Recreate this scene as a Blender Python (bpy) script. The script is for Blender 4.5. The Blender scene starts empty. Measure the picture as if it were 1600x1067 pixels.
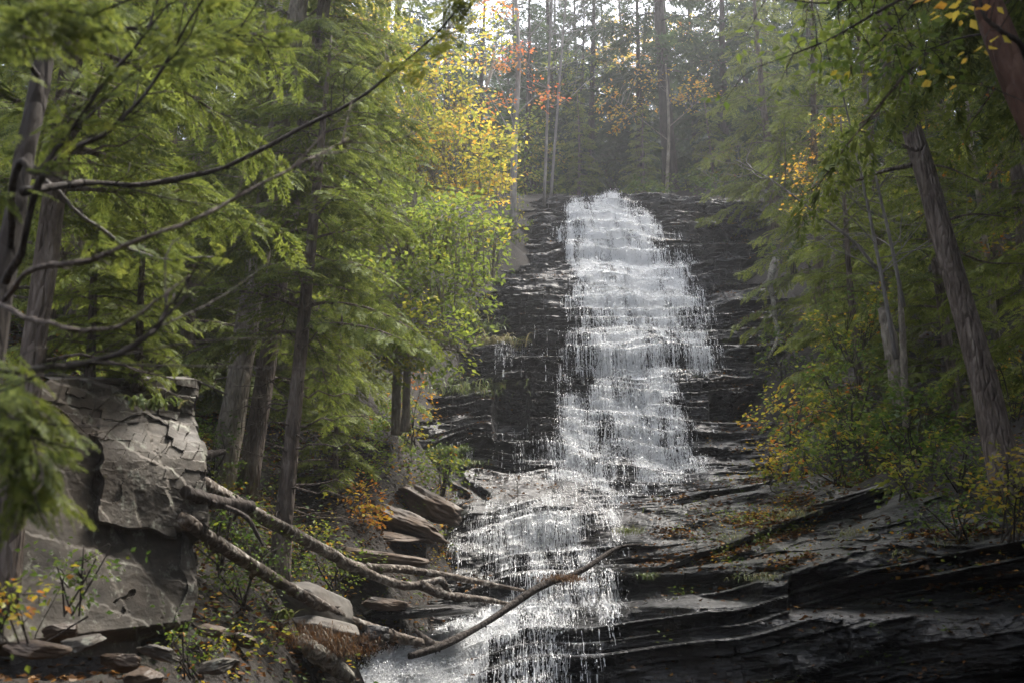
import bpy, math
import numpy as np
from mathutils import Vector

SC = bpy.context.scene
COL = SC.collection
# ---------------------------------------------------------------- camera, sky, sun, exposure
PITCH = math.radians(15.0)
LENS = 40.0
FPX = 1600 * LENS / 36.0
EYE = np.array([0.0, 0.0, 1.6])
cam_data = bpy.data.cameras.new('camera')
cam_data.lens = LENS; cam_data.sensor_width = 36.0
cam_data.clip_start = 0.05; cam_data.clip_end = 2000
cam_data.dof.use_dof = True; cam_data.dof.focus_distance = 27.0; cam_data.dof.aperture_fstop = 3.2
cam = bpy.data.objects.new('camera', cam_data); COL.objects.link(cam)
cam.location = EYE; cam.rotation_euler = (math.pi / 2 + PITCH, 0, 0)
SC.camera = cam

SUN = Vector((0.34, 0.34, 0.90)).normalized()
world = bpy.data.worlds.new('World'); SC.world = world; world.use_nodes = True
wt = world.node_tree; wt.nodes.clear()
sky = wt.nodes.new('ShaderNodeTexSky'); sky.sky_type = 'NISHITA'; sky.sun_disc = False
sky.sun_elevation = math.asin(SUN.z); sky.sun_rotation = math.atan2(SUN.x, SUN.y)
sky.air_density = 1.0; sky.dust_density = 4.0; sky.ozone_density = 0.6
bg = wt.nodes.new('ShaderNodeBackground'); bg.inputs[1].default_value = 0.15
wo = wt.nodes.new('ShaderNodeOutputWorld')
ovc = wt.nodes.new('ShaderNodeHueSaturation'); ovc.inputs['Saturation'].default_value = 0.45
wt.links.new(sky.outputs[0], ovc.inputs['Color']); wt.links.new(ovc.outputs[0], bg.inputs[0]); wt.links.new(bg.outputs[0], wo.inputs[0])
sun_data = bpy.data.lights.new('sun', 'SUN'); sun_data.energy = 2.1; sun_data.angle = math.radians(24)
sun_data.color = (1.0, 0.94, 0.84)
sun = bpy.data.objects.new('sun', sun_data); COL.objects.link(sun)
sun.rotation_euler = SUN.to_track_quat('Z', 'Y').to_euler()
vs = SC.view_settings
vs.view_transform = 'Standard'; vs.look = 'None'; vs.gamma = 1.0; vs.use_curve_mapping = False
vs.exposure = 2.0
cy = SC.cycles
cy.max_bounces = 5; cy.diffuse_bounces = 3; cy.glossy_bounces = 2; cy.transmission_bounces = 4
cy.transparent_max_bounces = 12; cy.volume_bounces = 0; cy.caustics_reflective = False; cy.caustics_refractive = False
cy.use_denoising = True; cy.sample_clamp_indirect = 4.0; cy.sample_clamp_direct = 12.0

# ---------------------------------------------------------------- helpers
def P(px, py, d):
    """world point that photo pixel (px,py) sees at distance d along +Y"""
    px = np.asarray(px, float); py = np.asarray(py, float); d = np.asarray(d, float)
    cx = (px - 800.0) / FPX; cyy = (533.5 - py) / FPX
    dx = cx; dy = math.cos(PITCH) - cyy * math.sin(PITCH); dz = math.sin(PITCH) + cyy * math.cos(PITCH)
    k = d / dy
    return np.stack([EYE[0] + dx * k, EYE[1] + dy * k, EYE[2] + dz * k], -1)

def to_px(V):
    q = V - EYE
    f = q[:, 1] * math.cos(PITCH) + q[:, 2] * math.sin(PITCH)
    u = -q[:, 1] * math.sin(PITCH) + q[:, 2] * math.cos(PITCH)
    f = np.maximum(f, 0.05)
    return 800 + FPX * q[:, 0] / f, 533.5 - FPX * u / f

def _hash(ix, iy, iz, seed):
    h = (ix * 374761393 + iy * 668265263 + iz * 2147483647 + seed * 974634541) & 0xffffffff
    h = ((h ^ (h >> 13)) * 1274126177) & 0xffffffff
    h = ((h ^ (h >> 16)) * 2246822519) & 0xffffffff
    return ((h ^ (h >> 15)) & 0xffffff) / float(0xffffff)

def noise(x, y, z=0.0, seed=0):
    x, y, z = np.broadcast_arrays(np.asarray(x, float), np.asarray(y, float), np.asarray(z, float))
    ix = np.floor(x).astype(np.int64); iy = np.floor(y).astype(np.int64); iz = np.floor(z).astype(np.int64)
    fx = x - ix; fy = y - iy; fz = z - iz
    fx = fx * fx * (3 - 2 * fx); fy = fy * fy * (3 - 2 * fy); fz = fz * fz * (3 - 2 * fz)
    r = 0
    for a in (0, 1):
        for b in (0, 1):
            for c in (0, 1):
                w = (fx if a else 1 - fx) * (fy if b else 1 - fy) * (fz if c else 1 - fz)
                r = r + w * _hash(ix + a, iy + b, iz + c, seed)
    return r * 2 - 1

def fbm(x, y, z=0.0, oct=4, seed=0, gain=0.5):
    r = 0; a = 1.0; f = 1.0
    for o in range(oct):
        r = r + a * noise(x * f, y * f, z * f, seed + o * 17); a *= gain; f *= 2.03
    return r

def sstep(a, b, x):
    t = np.clip((x - a) / (b - a), 0, 1)
    return t * t * (3 - 2 * t)

def mesh(name, V, quads=None, tris=None, mat=None, parent=None, smooth=False, attrs=None, uv=None):
    V = np.ascontiguousarray(V, np.float32)
    me = bpy.data.meshes.new(name)
    nq = 0 if quads is None else len(quads); nt = 0 if tris is None else len(tris)
    loops = []
    if nq: loops.append(np.asarray(quads).ravel())
    if nt: loops.append(np.asarray(tris).ravel())
    loops = np.concatenate(loops).astype(np.int32)
    me.vertices.add(len(V)); me.vertices.foreach_set('co', V.ravel())
    me.loops.add(len(loops)); me.loops.foreach_set('vertex_index', loops)
    me.polygons.add(nq + nt)
    start = np.concatenate([np.arange(nq) * 4, nq * 4 + np.arange(nt) * 3]).astype(np.int32)
    me.polygons.foreach_set('loop_start', start)
    if smooth:
        me.polygons.foreach_set('use_smooth', np.ones(nq + nt, bool))
    else:
        me.polygons.foreach_set('use_smooth', np.zeros(nq + nt, bool))
    for k, a in (attrs or {}).items():
        at = me.attributes.new(k, 'FLOAT', 'POINT'); at.data.foreach_set('value', np.ascontiguousarray(a, np.float32))
    if uv is not None:
        l = me.uv_layers.new(name='UVMap'); l.data.foreach_set('uv', np.ascontiguousarray(uv[loops], np.float32).ravel())
    me.update(calc_edges=True)
    if mat is not None: me.materials.append(mat)
    o = bpy.data.objects.new(name, me); COL.objects.link(o)
    if parent is not None: o.parent = parent
    return o

def tag(o, label=None, cat=None, group=None, kind=None):
    if label: o['label'] = label
    if cat: o['category'] = cat
    if group: o['group'] = group
    if kind: o['kind'] = kind
    return o

def thing(name, loc, label, cat, group=None):
    o = bpy.data.objects.new(name, None); COL.objects.link(o)
    o.location = [float(v) for v in loc]; o.empty_display_size = 0.2
    return tag(o, label, cat, group)

def copy_tree(root, loc, rz=0.0, s=1.0, label=None, group=None, tilt=(0, 0), sz=None):
    r = root.copy(); COL.objects.link(r)
    r.location = [float(v) for v in loc]; r.rotation_euler = (tilt[0], tilt[1], rz); r.scale = (s, s, s if sz is None else sz)
    if label: r['label'] = label
    if group: r['group'] = group
    for ch in list(root.children):
        c = ch.copy(); COL.objects.link(c); c.parent = r
        for g in ch.children:
            d = g.copy(); COL.objects.link(d); d.parent = c
    return r

def grid_quads(nr, nc):
    i = np.arange(nr * nc).reshape(nr, nc)
    return np.stack([i[:-1, :-1], i[:-1, 1:], i[1:, 1:], i[1:, :-1]], -1).reshape(-1, 4)

def smooth_path(pts, n):
    """Catmull-Rom through the points, n samples"""
    p = np.asarray(pts, float)
    if len(p) == 2:
        t = np.linspace(0, 1, n)[:, None]; return p[0] * (1 - t) + p[1] * t
    q = np.vstack([2 * p[0] - p[1], p, 2 * p[-1] - p[-2]])
    s = np.linspace(0, len(p) - 1 - 1e-6, n); i = s.astype(int); t = (s - i)[:, None]
    a, b, c, d = q[i], q[i + 1], q[i + 2], q[i + 3]
    return 0.5 * (2 * b + (c - a) * t + (2 * a - 5 * b + 4 * c - d) * t ** 2 + (3 * b - a - 3 * c + d) * t ** 3)

class MB:
    """collects vertices and quads/tris of ONE mesh"""
    def __init__(s): s.V = []; s.Q = []; s.T = []; s.A = []; s.n = 0
    def add(s, V, Q=None, T=None, a=0.5):
        V = np.asarray(V, float)
        if Q is not None and len(Q): s.Q.append(np.asarray(Q) + s.n)
        if T is not None and len(T): s.T.append(np.asarray(T) + s.n)
        s.V.append(V); s.A.append(np.broadcast_to(np.asarray(a, float), (len(V),))); s.n += len(V)
    def tube(s, pts, rad, sides=6, rough=0.0, seed=0, a=0.5, cap=True):
        p = np.asarray(pts, float); n = len(p)
        rad = np.broadcast_to(np.asarray(rad, float), (n,)) if np.ndim(rad) == 0 or len(np.atleast_1d(rad)) == n else np.interp(np.linspace(0, 1, n), np.linspace(0, 1, len(rad)), rad)
        t = np.gradient(p, axis=0); t /= np.linalg.norm(t, axis=1, keepdims=True) + 1e-9
        up = np.array([0.13, 0.21, 0.97]) if abs(t[:, 2]).mean() < 0.8 else np.array([0.97, 0.2, 0.1])
        u = np.cross(t, up); u /= np.linalg.norm(u, axis=1, keepdims=True) + 1e-9
        w = np.cross(t, u)
        th = np.arange(sides) * 2 * math.pi / sides
        R = rad[:, None] * np.ones(sides)
        if rough:
            s_len = np.concatenate([[0], np.cumsum(np.linalg.norm(np.diff(p, axis=0), axis=1))])
            R = R * (1 + rough * fbm(np.cos(th)[None, :] * 2 + 0 * R, np.sin(th)[None, :] * 2 + 0 * R, s_len[:, None] * 2.2 / (rad.mean() * 6 + .2) + 0 * R, 3, seed))
        V = p[:, None, :] + R[..., None] * (np.cos(th)[None, :, None] * u[:, None, :] + np.sin(th)[None, :, None] * w[:, None, :])
        V = V.reshape(-1, 3)
        i = np.arange(n * sides).reshape(n, sides); j = np.roll(i, -1, 1)
        Q = np.stack([i[:-1], j[:-1], j[1:], i[1:]], -1).reshape(-1, 4)
        T = None
        if cap:
            V = np.vstack([V, p[0], p[-1]])
            c0, c1 = n * sides, n * sides + 1
            T = np.vstack([np.stack([j[0], i[0], np.full(sides, c0)], -1), np.stack([i[-1], j[-1], np.full(sides, c1)], -1)])
        s.add(V, Q, T, a)
    def build(s, name, mat, parent=None, smooth=True, off=None):
        V = np.vstack(s.V)
        if off is not None: V = V - np.asarray(off)
        return mesh(name, V, np.vstack(s.Q) if s.Q else None, np.vstack(s.T) if s.T else None, mat, parent, smooth, {'tint': np.concatenate(s.A)})

def rbf(pts, vals, lam=0.0):
    """smooth interpolation of scattered values (linear radial kernel + plane)"""
    pts = np.asarray(pts, float); n = len(pts)
    K = np.linalg.norm(pts[:, None] - pts[None], axis=2) - lam * np.eye(n)
    Pm = np.hstack([np.ones((n, 1)), pts])
    A = np.block([[K, Pm], [Pm.T, np.zeros((3, 3))]])
    w = np.linalg.solve(A, np.concatenate([vals, np.zeros(3)]))
    def f(x, y):
        x = np.asarray(x, float); y = np.asarray(y, float)
        r = w[n] + w[n + 1] * x + w[n + 2] * y
        for i in range(n):
            r = r + w[i] * np.hypot(x - pts[i, 0], y - pts[i, 1])
        return r
    return f

# ---------------------------------------------------------------- materials
def node_mat(name):
    m = bpy.data.materials.new(name); m.use_nodes = True
    nt = m.node_tree; nt.nodes.clear()
    out = nt.nodes.new('ShaderNodeOutputMaterial')
    return m, nt, out
def N(nt, typ, **kw):
    n = nt.nodes.new(typ)
    for k, v in kw.items():
        if k.startswith('i_'):
            key = k[2:]; key = int(key) if key.isdigit() else key.replace('_', ' ')
            n.inputs[key].default_value = v
        else: setattr(n, k, v)
    return n
def L(nt, a, b): nt.links.new(a, b)
def ramp(nt, fac, stops, interp='LINEAR'):
    r = nt.nodes.new('ShaderNodeValToRGB'); r.color_ramp.interpolation = interp
    e = r.color_ramp.elements
    while len(e) > 1: e.remove(e[-1])
    e[0].position = stops[0][0]; e[0].color = (*stops[0][1], 1)
    for p, c in stops[1:]:
        x = e.new(p); x.color = (*c, 1)
    if fac is not None: L(nt, fac, r.inputs[0])
    return r
def g(v): return (v, v, v)
def coords(nt, scale=(1, 1, 1), kind='Object', rot=(0, 0, 0)):
    tc = N(nt, 'ShaderNodeTexCoord'); mp = N(nt, 'ShaderNodeMapping')
    mp.inputs['Scale'].default_value = scale; mp.inputs['Rotation'].default_value = rot
    L(nt, tc.outputs[kind], mp.inputs[0]); return mp.outputs[0]
def tex_noise(nt, co, scale, detail=4, rough=0.55, dist=0.0):
    n = N(nt, 'ShaderNodeTexNoise'); n.inputs['Scale'].default_value = scale; n.inputs['Detail'].default_value = detail
    n.inputs['Roughness'].default_value = rough; n.inputs['Distortion'].default_value = dist
    L(nt, co, n.inputs['Vector']); return n.outputs['Fac']
def mixc(nt, fac, a, b, mode='MIX'):
    m = N(nt, 'ShaderNodeMix', data_type='RGBA', blend_type=mode)
    for sock, v in ((m.inputs[0], fac), (m.inputs[6], a), (m.inputs[7], b)):
        if hasattr(v, 'is_output'): L(nt, v, sock)
        else: sock.default_value = v if not isinstance(v, tuple) else (*v, 1)
    return m.outputs[2]
def math_n(nt, op, a, b=0.0, c=None, clamp=False):
    m = N(nt, 'ShaderNodeMath', operation=op, use_clamp=clamp)
    for i, v in enumerate((a, b) if c is None else (a, b, c)):
        if hasattr(v, 'is_output'): L(nt, v, m.inputs[i])
        else: m.inputs[i].default_value = v
    return m.outputs[0]
def attr(nt, name):
    a = N(nt, 'ShaderNodeAttribute'); a.attribute_name = name; return a.outputs['Fac']
def bump(nt, h, strength, dist, prev=None):
    b = N(nt, 'ShaderNodeBump'); b.inputs['Strength'].default_value = strength; b.inputs['Distance'].default_value = dist
    L(nt, h, b.inputs['Height'])
    if prev is not None: L(nt, prev, b.inputs['Normal'])
    return b.outputs[0]

def rock_material(name, dark, mid, light, brown, rough=(0.22, 0.6), strata=9.0, moss=0.0, bumpd=0.05, spec=0.5, lichen=0.0):
    m, nt, out = node_mat(name)
    co = coords(nt); cs = coords(nt, (1.0, 1.0, strata), rot=(0, math.radians(2.5), 0))
    n1 = tex_noise(nt, cs, 0.9, 7, 0.62, 0.3); n2 = tex_noise(nt, co, 0.7, 5, 0.6); n3 = tex_noise(nt, co, 14, 4, 0.6)
    c = ramp(nt, n1, [(0.32, dark), (0.52, mid), (0.72, light)]).outputs[0]
    bf = ramp(nt, n2, [(0.5, g(0)), (0.68, g(1))]).outputs[0]
    bsep = math_n(nt, 'MULTIPLY', bf, 0.55)
    c = mixc(nt, bsep, c, brown)
    c = mixc(nt, 0.5, c, ramp(nt, n3, [(0.3, g(0.45)), (0.7, g(1.25))]).outputs[0], 'MULTIPLY')
    if lichen:
        l1 = ramp(nt, tex_noise(nt, co, 5.5, 6, 0.7), [(0.56, g(0)), (0.63, g(1))]).outputs[0]
        c = mixc(nt, math_n(nt, 'MULTIPLY', l1, lichen), c, (0.33, 0.34, 0.28))
    if moss:
        geo = N(nt, 'ShaderNodeNewGeometry'); sx = N(nt, 'ShaderNodeSeparateXYZ'); L(nt, geo.outputs['Normal'], sx.inputs[0])
        nm = tex_noise(nt, co, 2.2, 5, 0.65)
        mk = math_n(nt, 'ADD', math_n(nt, 'MULTIPLY', sx.outputs[2], 0.5), math_n(nt, 'ADD', nm, -0.28))
        mk = math_n(nt, 'MULTIPLY', ramp(nt, mk, [(0.42, g(0)), (0.6, g(1))]).outputs[0], attr(nt, 'moss'))
        mc = ramp(nt, n3, [(0.3, (0.004, 0.0045, 0.002)), (0.55, (0.008, 0.011, 0.003)), (0.8, (0.018, 0.011, 0.005))]).outputs[0]
        c = mixc(nt, math_n(nt, 'MULTIPLY', mk, moss), c, mc)
    b = N(nt, 'ShaderNodeBsdfPrincipled'); L(nt, c, b.inputs['Base Color'])
    r = ramp(nt, tex_noise(nt, co, 1.6, 4, 0.6), [(0.35, g(rough[0])), (0.68, g(rough[1]))]).outputs[0]
    if moss:
        r = mixc(nt, attr(nt, 'moss'), r, (0.5, 0.5, 0.5))
        L(nt, math_n(nt, 'MULTIPLY', math_n(nt, 'SUBTRACT', 1.0, math_n(nt, 'MULTIPLY', attr(nt, 'moss'), 0.5)), spec), b.inputs['Specular IOR Level'])
    else: b.inputs['Specular IOR Level'].default_value = spec
    L(nt, r, b.inputs['Roughness'])
    h1 = bump(nt, n1, 0.9, bumpd); h2 = bump(nt, n3, 0.6, bumpd * 0.4, h1)
    n4 = tex_noise(nt, co, 45, 3, 0.6); h3 = bump(nt, n4, 0.5, bumpd * 0.15, h2)
    L(nt, h3, b.inputs['Normal']); L(nt, b.outputs[0], out.inputs[0])
    return m

def leaf_material(name, stops, trans=0.45, gloss=0.02):
    m, nt, out = node_mat(name)
    c = ramp(nt, attr(nt, 'tint'), stops).outputs[0]
    d = N(nt, 'ShaderNodeBsdfDiffuse'); t = N(nt, 'ShaderNodeBsdfTranslucent')
    L(nt, c, d.inputs[0])
    hs = N(nt, 'ShaderNodeHueSaturation'); hs.inputs['Value'].default_value = 1.35; hs.inputs['Saturation'].default_value = 1.05; L(nt, c, hs.inputs['Color'])
    L(nt, hs.outputs[0], t.inputs[0])
    mx = N(nt, 'ShaderNodeMixShader'); mx.inputs[0].default_value = trans
    L(nt, d.outputs[0], mx.inputs[1]); L(nt, t.outputs[0], mx.inputs[2])
    gl = N(nt, 'ShaderNodeBsdfGlossy'); gl.inputs['Roughness'].default_value = 0.42; gl.inputs[0].default_value = (0.8, 0.85, 0.8, 1)
    m2 = N(nt, 'ShaderNodeMixShader'); m2.inputs[0].default_value = gloss
    L(nt, mx.outputs[0], m2.inputs[1]); L(nt, gl.outputs[0], m2.inputs[2]); L(nt, m2.outputs[0], out.inputs[0])
    return m

def bark_material(name, a, b, c, zs=0.25, scale=9.0, rough=0.85, peel=0.0, bd=0.03):
    m, nt, out = node_mat(name)
    co = coords(nt, (1, 1, zs)); n1 = tex_noise(nt, co, scale, 6, 0.65, 0.6); n2 = tex_noise(nt, coords(nt), 1.7, 4, 0.6)
    vo = N(nt, 'ShaderNodeTexVoronoi'); vo.inputs['Scale'].default_value = scale * 1.6; vo.feature = 'DISTANCE_TO_EDGE'; L(nt, co, vo.inputs['Vector'])
    col = ramp(nt, n1, [(0.3, a), (0.52, b), (0.72, c)]).outputs[0]
    col = mixc(nt, 0.6, col, ramp(nt, n2, [(0.3, g(0.55)), (0.7, g(1.25))]).outputs[0], 'MULTIPLY')
    if peel:
        p = ramp(nt, tex_noise(nt, coords(nt, (1, 1, 1)), 7, 5, 0.7), [(0.55, g(0)), (0.6, g(1))]).outputs[0]
        col = mixc(nt, math_n(nt, 'MULTIPLY', p, peel), col, (0.5, 0.47, 0.42))
    s = N(nt, 'ShaderNodeBsdfPrincipled'); L(nt, col, s.inputs['Base Color']); s.inputs['Roughness'].default_value = rough; s.inputs['Specular IOR Level'].default_value = 0.25
    hh = math_n(nt, 'ADD', n1, math_n(nt, 'MULTIPLY', math_n(nt, 'MINIMUM', vo.outputs['Distance'], 0.25), 1.6))
    L(nt, bump(nt, hh, 0.9, bd), s.inputs['Normal']); L(nt, s.outputs[0], out.inputs[0])
    return m

M = {}
M['cliff'] = rock_material('wet_shale', (0.004, 0.004, 0.0042), (0.012, 0.0116, 0.0115), (0.040, 0.038, 0.037), (0.027, 0.018, 0.012), (0.16, 0.5), 9, 0.9, 0.12, 0.5)
M['outcrop'] = rock_material('grey_sandstone', (0.034, 0.029, 0.023), (0.092, 0.080, 0.066), (0.15, 0.133, 0.112), (0.085, 0.06, 0.042), (0.6, 0.9), 3.5, 0.0, 0.025, 0.3, 0.5)
M['brown_rock'] = rock_material('brown_shale', (0.03, 0.02, 0.013), (0.075, 0.05, 0.033), (0.15, 0.115, 0.082), (0.10, 0.06, 0.033), (0.45, 0.85), 3, 0.0, 0.03, 0.35)
M['pale_rock'] = rock_material('pale_boulder', (0.10, 0.09, 0.076), (0.17, 0.155, 0.135), (0.24, 0.225, 0.20), (0.15, 0.12, 0.09), (0.6, 0.9), 1.2, 0.0, 0.012, 0.3)

m, nt, out = node_mat('forest_floor')
co = coords(nt); n1 = tex_noise(nt, co, 1.3, 7, 0.65); n2 = tex_noise(nt, co, 22, 4, 0.7)
vo = N(nt, 'ShaderNodeTexVoronoi'); vo.inputs['Scale'].default_value = 16; L(nt, co, vo.inputs['Vector'])
c = ramp(nt, n1, [(0.35, (0.010, 0.008, 0.005)), (0.55, (0.022, 0.016, 0.010)), (0.7, (0.018, 0.022, 0.008))]).outputs[0]
c2 = mixc(nt, 0.4, c, mixc(nt, 0.75, vo.outputs['Color'], (0.30, 0.15, 0.05)), 'MULTIPLY')
c2 = mixc(nt, ramp(nt, n2, [(0.55, g(0)), (0.7, g(0.6))]).outputs[0], c2, (0.05, 0.028, 0.012))
b = N(nt, 'ShaderNodeBsdfPrincipled'); L(nt, c2, b.inputs['Base Color']); b.inputs['Roughness'].default_value = 0.9
L(nt, bump(nt, n2, 0.8, 0.05, bump(nt, vo.outputs['Distance'], 0.6, 0.04)), b.inputs['Normal']); L(nt, b.outputs[0], out.inputs[0])
M['soil'] = m

def water_nodes(nt, nrm=None):
    d = N(nt, 'ShaderNodeBsdfDiffuse'); d.inputs[0].default_value = (0.92, 0.93, 0.94, 1)
    t = N(nt, 'ShaderNodeBsdfTranslucent'); t.inputs[0].default_value = (0.92, 0.93, 0.94, 1)
    mx = N(nt, 'ShaderNodeMixShader'); mx.inputs[0].default_value = 0.35; L(nt, d.outputs[0], mx.inputs[1]); L(nt, t.outputs[0], mx.inputs[2])
    gl = N(nt, 'ShaderNodeBsdfGlossy'); gl.inputs['Roughness'].default_value = 0.15; gl.inputs[0].default_value = (1, 1, 1, 1)
    m2 = N(nt, 'ShaderNodeMixShader'); m2.inputs[0].default_value = 0.12; L(nt, mx.outputs[0], m2.inputs[1]); L(nt, gl.outputs[0], m2.inputs[2])
    if nrm is not None:
        for q in (d, t, gl): L(nt, nrm, q.inputs['Normal'])
    return m2.outputs[0]
m, nt, out = node_mat('white_water_drops'); L(nt, water_nodes(nt), out.inputs[0]); M['drops'] = m
m, nt, out = node_mat('white_water_sheet')
uvn = N(nt, 'ShaderNodeUVMap'); mp = N(nt, 'ShaderNodeMapping'); mp.inputs['Scale'].default_value = (9.0, 2.0, 1); L(nt, uvn.outputs[0], mp.inputs[0])
mp2 = N(nt, 'ShaderNodeMapping'); mp2.inputs['Scale'].default_value = (38.0, 9.0, 1); L(nt, uvn.outputs[0], mp2.inputs[0])
mp3 = N(nt, 'ShaderNodeMapping'); mp3.inputs['Scale'].default_value = (3.2, 0.75, 1); L(nt, uvn.outputs[0], mp3.inputs[0])
w1 = tex_noise(nt, mp.outputs[0], 1.0, 5, 0.65, 0.7); w2 = tex_noise(nt, mp2.outputs[0], 1.0, 3, 0.7, 0.3); w3 = tex_noise(nt, mp3.outputs[0], 1.0, 3, 0.6)
s = math_n(nt, 'ADD', math_n(nt, 'ADD', math_n(nt, 'MULTIPLY', w1, 1.5), math_n(nt, 'MULTIPLY', w2, 1.5)), math_n(nt, 'MULTIPLY', w3, 1.9))
s = math_n(nt, 'ADD', math_n(nt, 'ADD', s, -2.45), attr(nt, 'flow'))
al = ramp(nt, s, [(0.52, g(0)), (0.86, g(0.42)), (1.3, g(0.98))]).outputs[0]
tr = N(nt, 'ShaderNodeBsdfTransparent'); mx = N(nt, 'ShaderNodeMixShader'); L(nt, al, mx.inputs[0]); L(nt, tr.outputs[0], mx.inputs[1]); L(nt, water_nodes(nt, bump(nt, s, 0.7, 0.06)), mx.inputs[2]); L(nt, mx.outputs[0], out.inputs[0])
M['sheet'] = m

M['hemlock'] = leaf_material('hemlock_needles', [(0.0, (0.035, 0.050, 0.016)), (0.4, (0.098, 0.124, 0.032)), (0.75, (0.175, 0.205, 0.046)), (1.0, (0.26, 0.275, 0.06))], 0.42, 0.015)
M['dark_hemlock'] = leaf_material('dark_hemlock_needles', [(0.0, (0.016, 0.03, 0.014)), (0.5, (0.034, 0.058, 0.024)), (1.0, (0.075, 0.105, 0.036))], 0.36, 0.012)
M['lime'] = leaf_material('lime_leaves', [(0.0, (0.085, 0.125, 0.028)), (0.5, (0.165, 0.205, 0.042)), (0.85, (0.26, 0.28, 0.05)), (1.0, (0.42, 0.34, 0.06))], 0.5, 0.015)
M['yellow'] = leaf_material('yellow_leaves', [(0.0, (0.17, 0.20, 0.04)), (0.3, (0.33, 0.31, 0.055)), (0.75, (0.50, 0.38, 0.075)), (1.0, (0.5, 0.26, 0.05))], 0.5, 0.015)
M['orange'] = leaf_material('orange_leaves', [(0.0, (0.42, 0.22, 0.06)), (0.5, (0.48, 0.17, 0.05)), (1.0, (0.45, 0.10, 0.04))], 0.5, 0.05)
M['mixed'] = leaf_material('autumn_shrub_leaves', [(0.0, (0.05, 0.085, 0.018)), (0.4, (0.11, 0.145, 0.026)), (0.65, (0.22, 0.22, 0.035)), (0.88, (0.34, 0.23, 0.035)), (1.0, (0.30, 0.12, 0.03))], 0.45, 0.015)
M['litter'] = leaf_material('fallen_leaf_litter', [(0.0, (0.035, 0.018, 0.009)), (0.5, (0.085, 0.04, 0.015)), (0.85, (0.16, 0.07, 0.02)), (1.0, (0.32, 0.17, 0.04))], 0.15, 0.02)
M['grass'] = leaf_material('grass_blades', [(0.0, (0.05, 0.075, 0.02)), (0.6, (0.12, 0.15, 0.04)), (1.0, (0.2, 0.17, 0.09))], 0.35, 0.05)
M['fern'] = leaf_material('bracken', [(0.0, (0.05, 0.022, 0.010)), (0.6, (0.11, 0.05, 0.017)), (1.0, (0.18, 0.10, 0.035))], 0.35, 0.04)
M['bark'] = bark_material('hemlock_bark', (0.045, 0.034, 0.027), (0.15, 0.118, 0.097), (0.28, 0.235, 0.20), 0.22, 11, 0.9, 0, 0.07)
M['pale_bark'] = bark_material('pale_bark', (0.08, 0.065, 0.052), (0.24, 0.205, 0.165), (0.40, 0.36, 0.30), 0.35, 8, 0.9, 0, 0.06)
M['dark_bark'] = bark_material('dark_twig_bark', (0.018, 0.014, 0.011), (0.04, 0.031, 0.025), (0.08, 0.065, 0.055))
M['grey_twig'] = bark_material('grey_twig_bark', (0.10, 0.09, 0.08), (0.18, 0.165, 0.15), (0.28, 0.26, 0.24))
M['red_bark'] = bark_material('reddish_bark', (0.04, 0.020, 0.013), (0.085, 0.042, 0.028), (0.14, 0.08, 0.055))
M['birch'] = bark_material('weathered_birch_bark', (0.025, 0.019, 0.014), (0.085, 0.065, 0.05), (0.30, 0.265, 0.22), 1.0, 6, 0.75, 0.45, 0.03)
M['lichen_bark'] = bark_material('lichen_bark', (0.06, 0.05, 0.04), (0.22, 0.205, 0.17), (0.45, 0.43, 0.37), 0.7, 9, 0.9, 0, 0.05)
# ---------------------------------------------------------------- terrain
def ctrl(rows): 
    r = np.array(rows, float); return P(r[:, 0], r[:, 1], r[:, 2])
CL = ctrl([(830,322,40.5),(940,308,41.3),(1100,318,41),(1215,316,41),(780,333,42),(1300,330,42),
 (800,400,37.5),(900,400,37),(1000,400,37),(1100,400,37.3),(1210,400,36.5),(1300,420,37),
 (720,480,34.8),(800,480,34),(900,480,34),(1000,480,33.8),(1100,480,34),(1210,500,32.3),(1300,520,33),
 (690,540,33),(800,560,31.5),(900,560,31),(1000,560,30.5),(1100,560,30.6),(1210,580,29.8),(1300,600,31),
 (680,620,30),(800,640,29.6),(860,640,28.9),(950,640,28.3),(1050,640,28.2),(1150,640,28.5),(1210,660,27.8),(1320,690,29),
 (650,690,27.2),(760,690,26.4),(850,690,27),
 (600,760,27),(650,790,24.2),(760,780,24.0),(850,760,25),(950,740,26.4),(1050,740,26.8),(1150,735,25.5),(1200,733,24.8),(1300,740,25),
 (960,775,23.2),(850,790,21.8),(730,800,20.6),(660,850,21),(1100,760,22.2),(1200,750,21.6),
 (700,890,18.7),(800,890,18.6),(900,880,18.8),(960,850,19.2),(1100,830,18.6),(1200,790,18.2),
 (600,940,18),(690,935,17.1),(800,930,17),(900,910,17.3),(960,895,17.4),(1050,888,16.6),(1110,880,15.9),(1200,838,15.7),(1300,772,15.9),(1400,760,15.6),(1480,770,15.2),
 (500,1067,15),(560,1067,14.2),(650,1067,14.4),(800,1067,14.8),(900,1067,14.6),(960,1000,14.8),(960,1067,13.9),(1100,955,13.6),(1100,1067,13.4),(1300,925,12.8),(1300,1067,12.6),
 (1300,850,14.2),(1450,840,13.6),(1450,900,12.4),(1600,870,11.6),(1450,1067,12.1),(1600,1067,11.4),(1750,1067,11),(1750,860,11.4),(1600,800,13.5),
 (560,1250,14),(960,1250,13.6),(1300,1250,12.4),(1700,1250,11)])
cliff0 = rbf(CL[:, [0, 2]], CL[:, 1], 0.15)
CX = np.arange(-5.0, 10.0, 0.022)
CZ = np.concatenate([np.arange(-1.2, 5.0, 0.012), np.arange(5.0, 18.6, 0.022)])
rs = np.random.default_rng(11)
bounds = [-2.0]
while bounds[-1] < 22:
    t_ = rs.choice([0.18, 0.3, 0.42, 0.6, 0.8], p=[.25, .3, .2, .15, .1]) * (1.0 if bounds[-1] > 5 else 0.7)
    bounds.append(bounds[-1] + t_ * rs.uniform(.8, 1.2))
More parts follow.
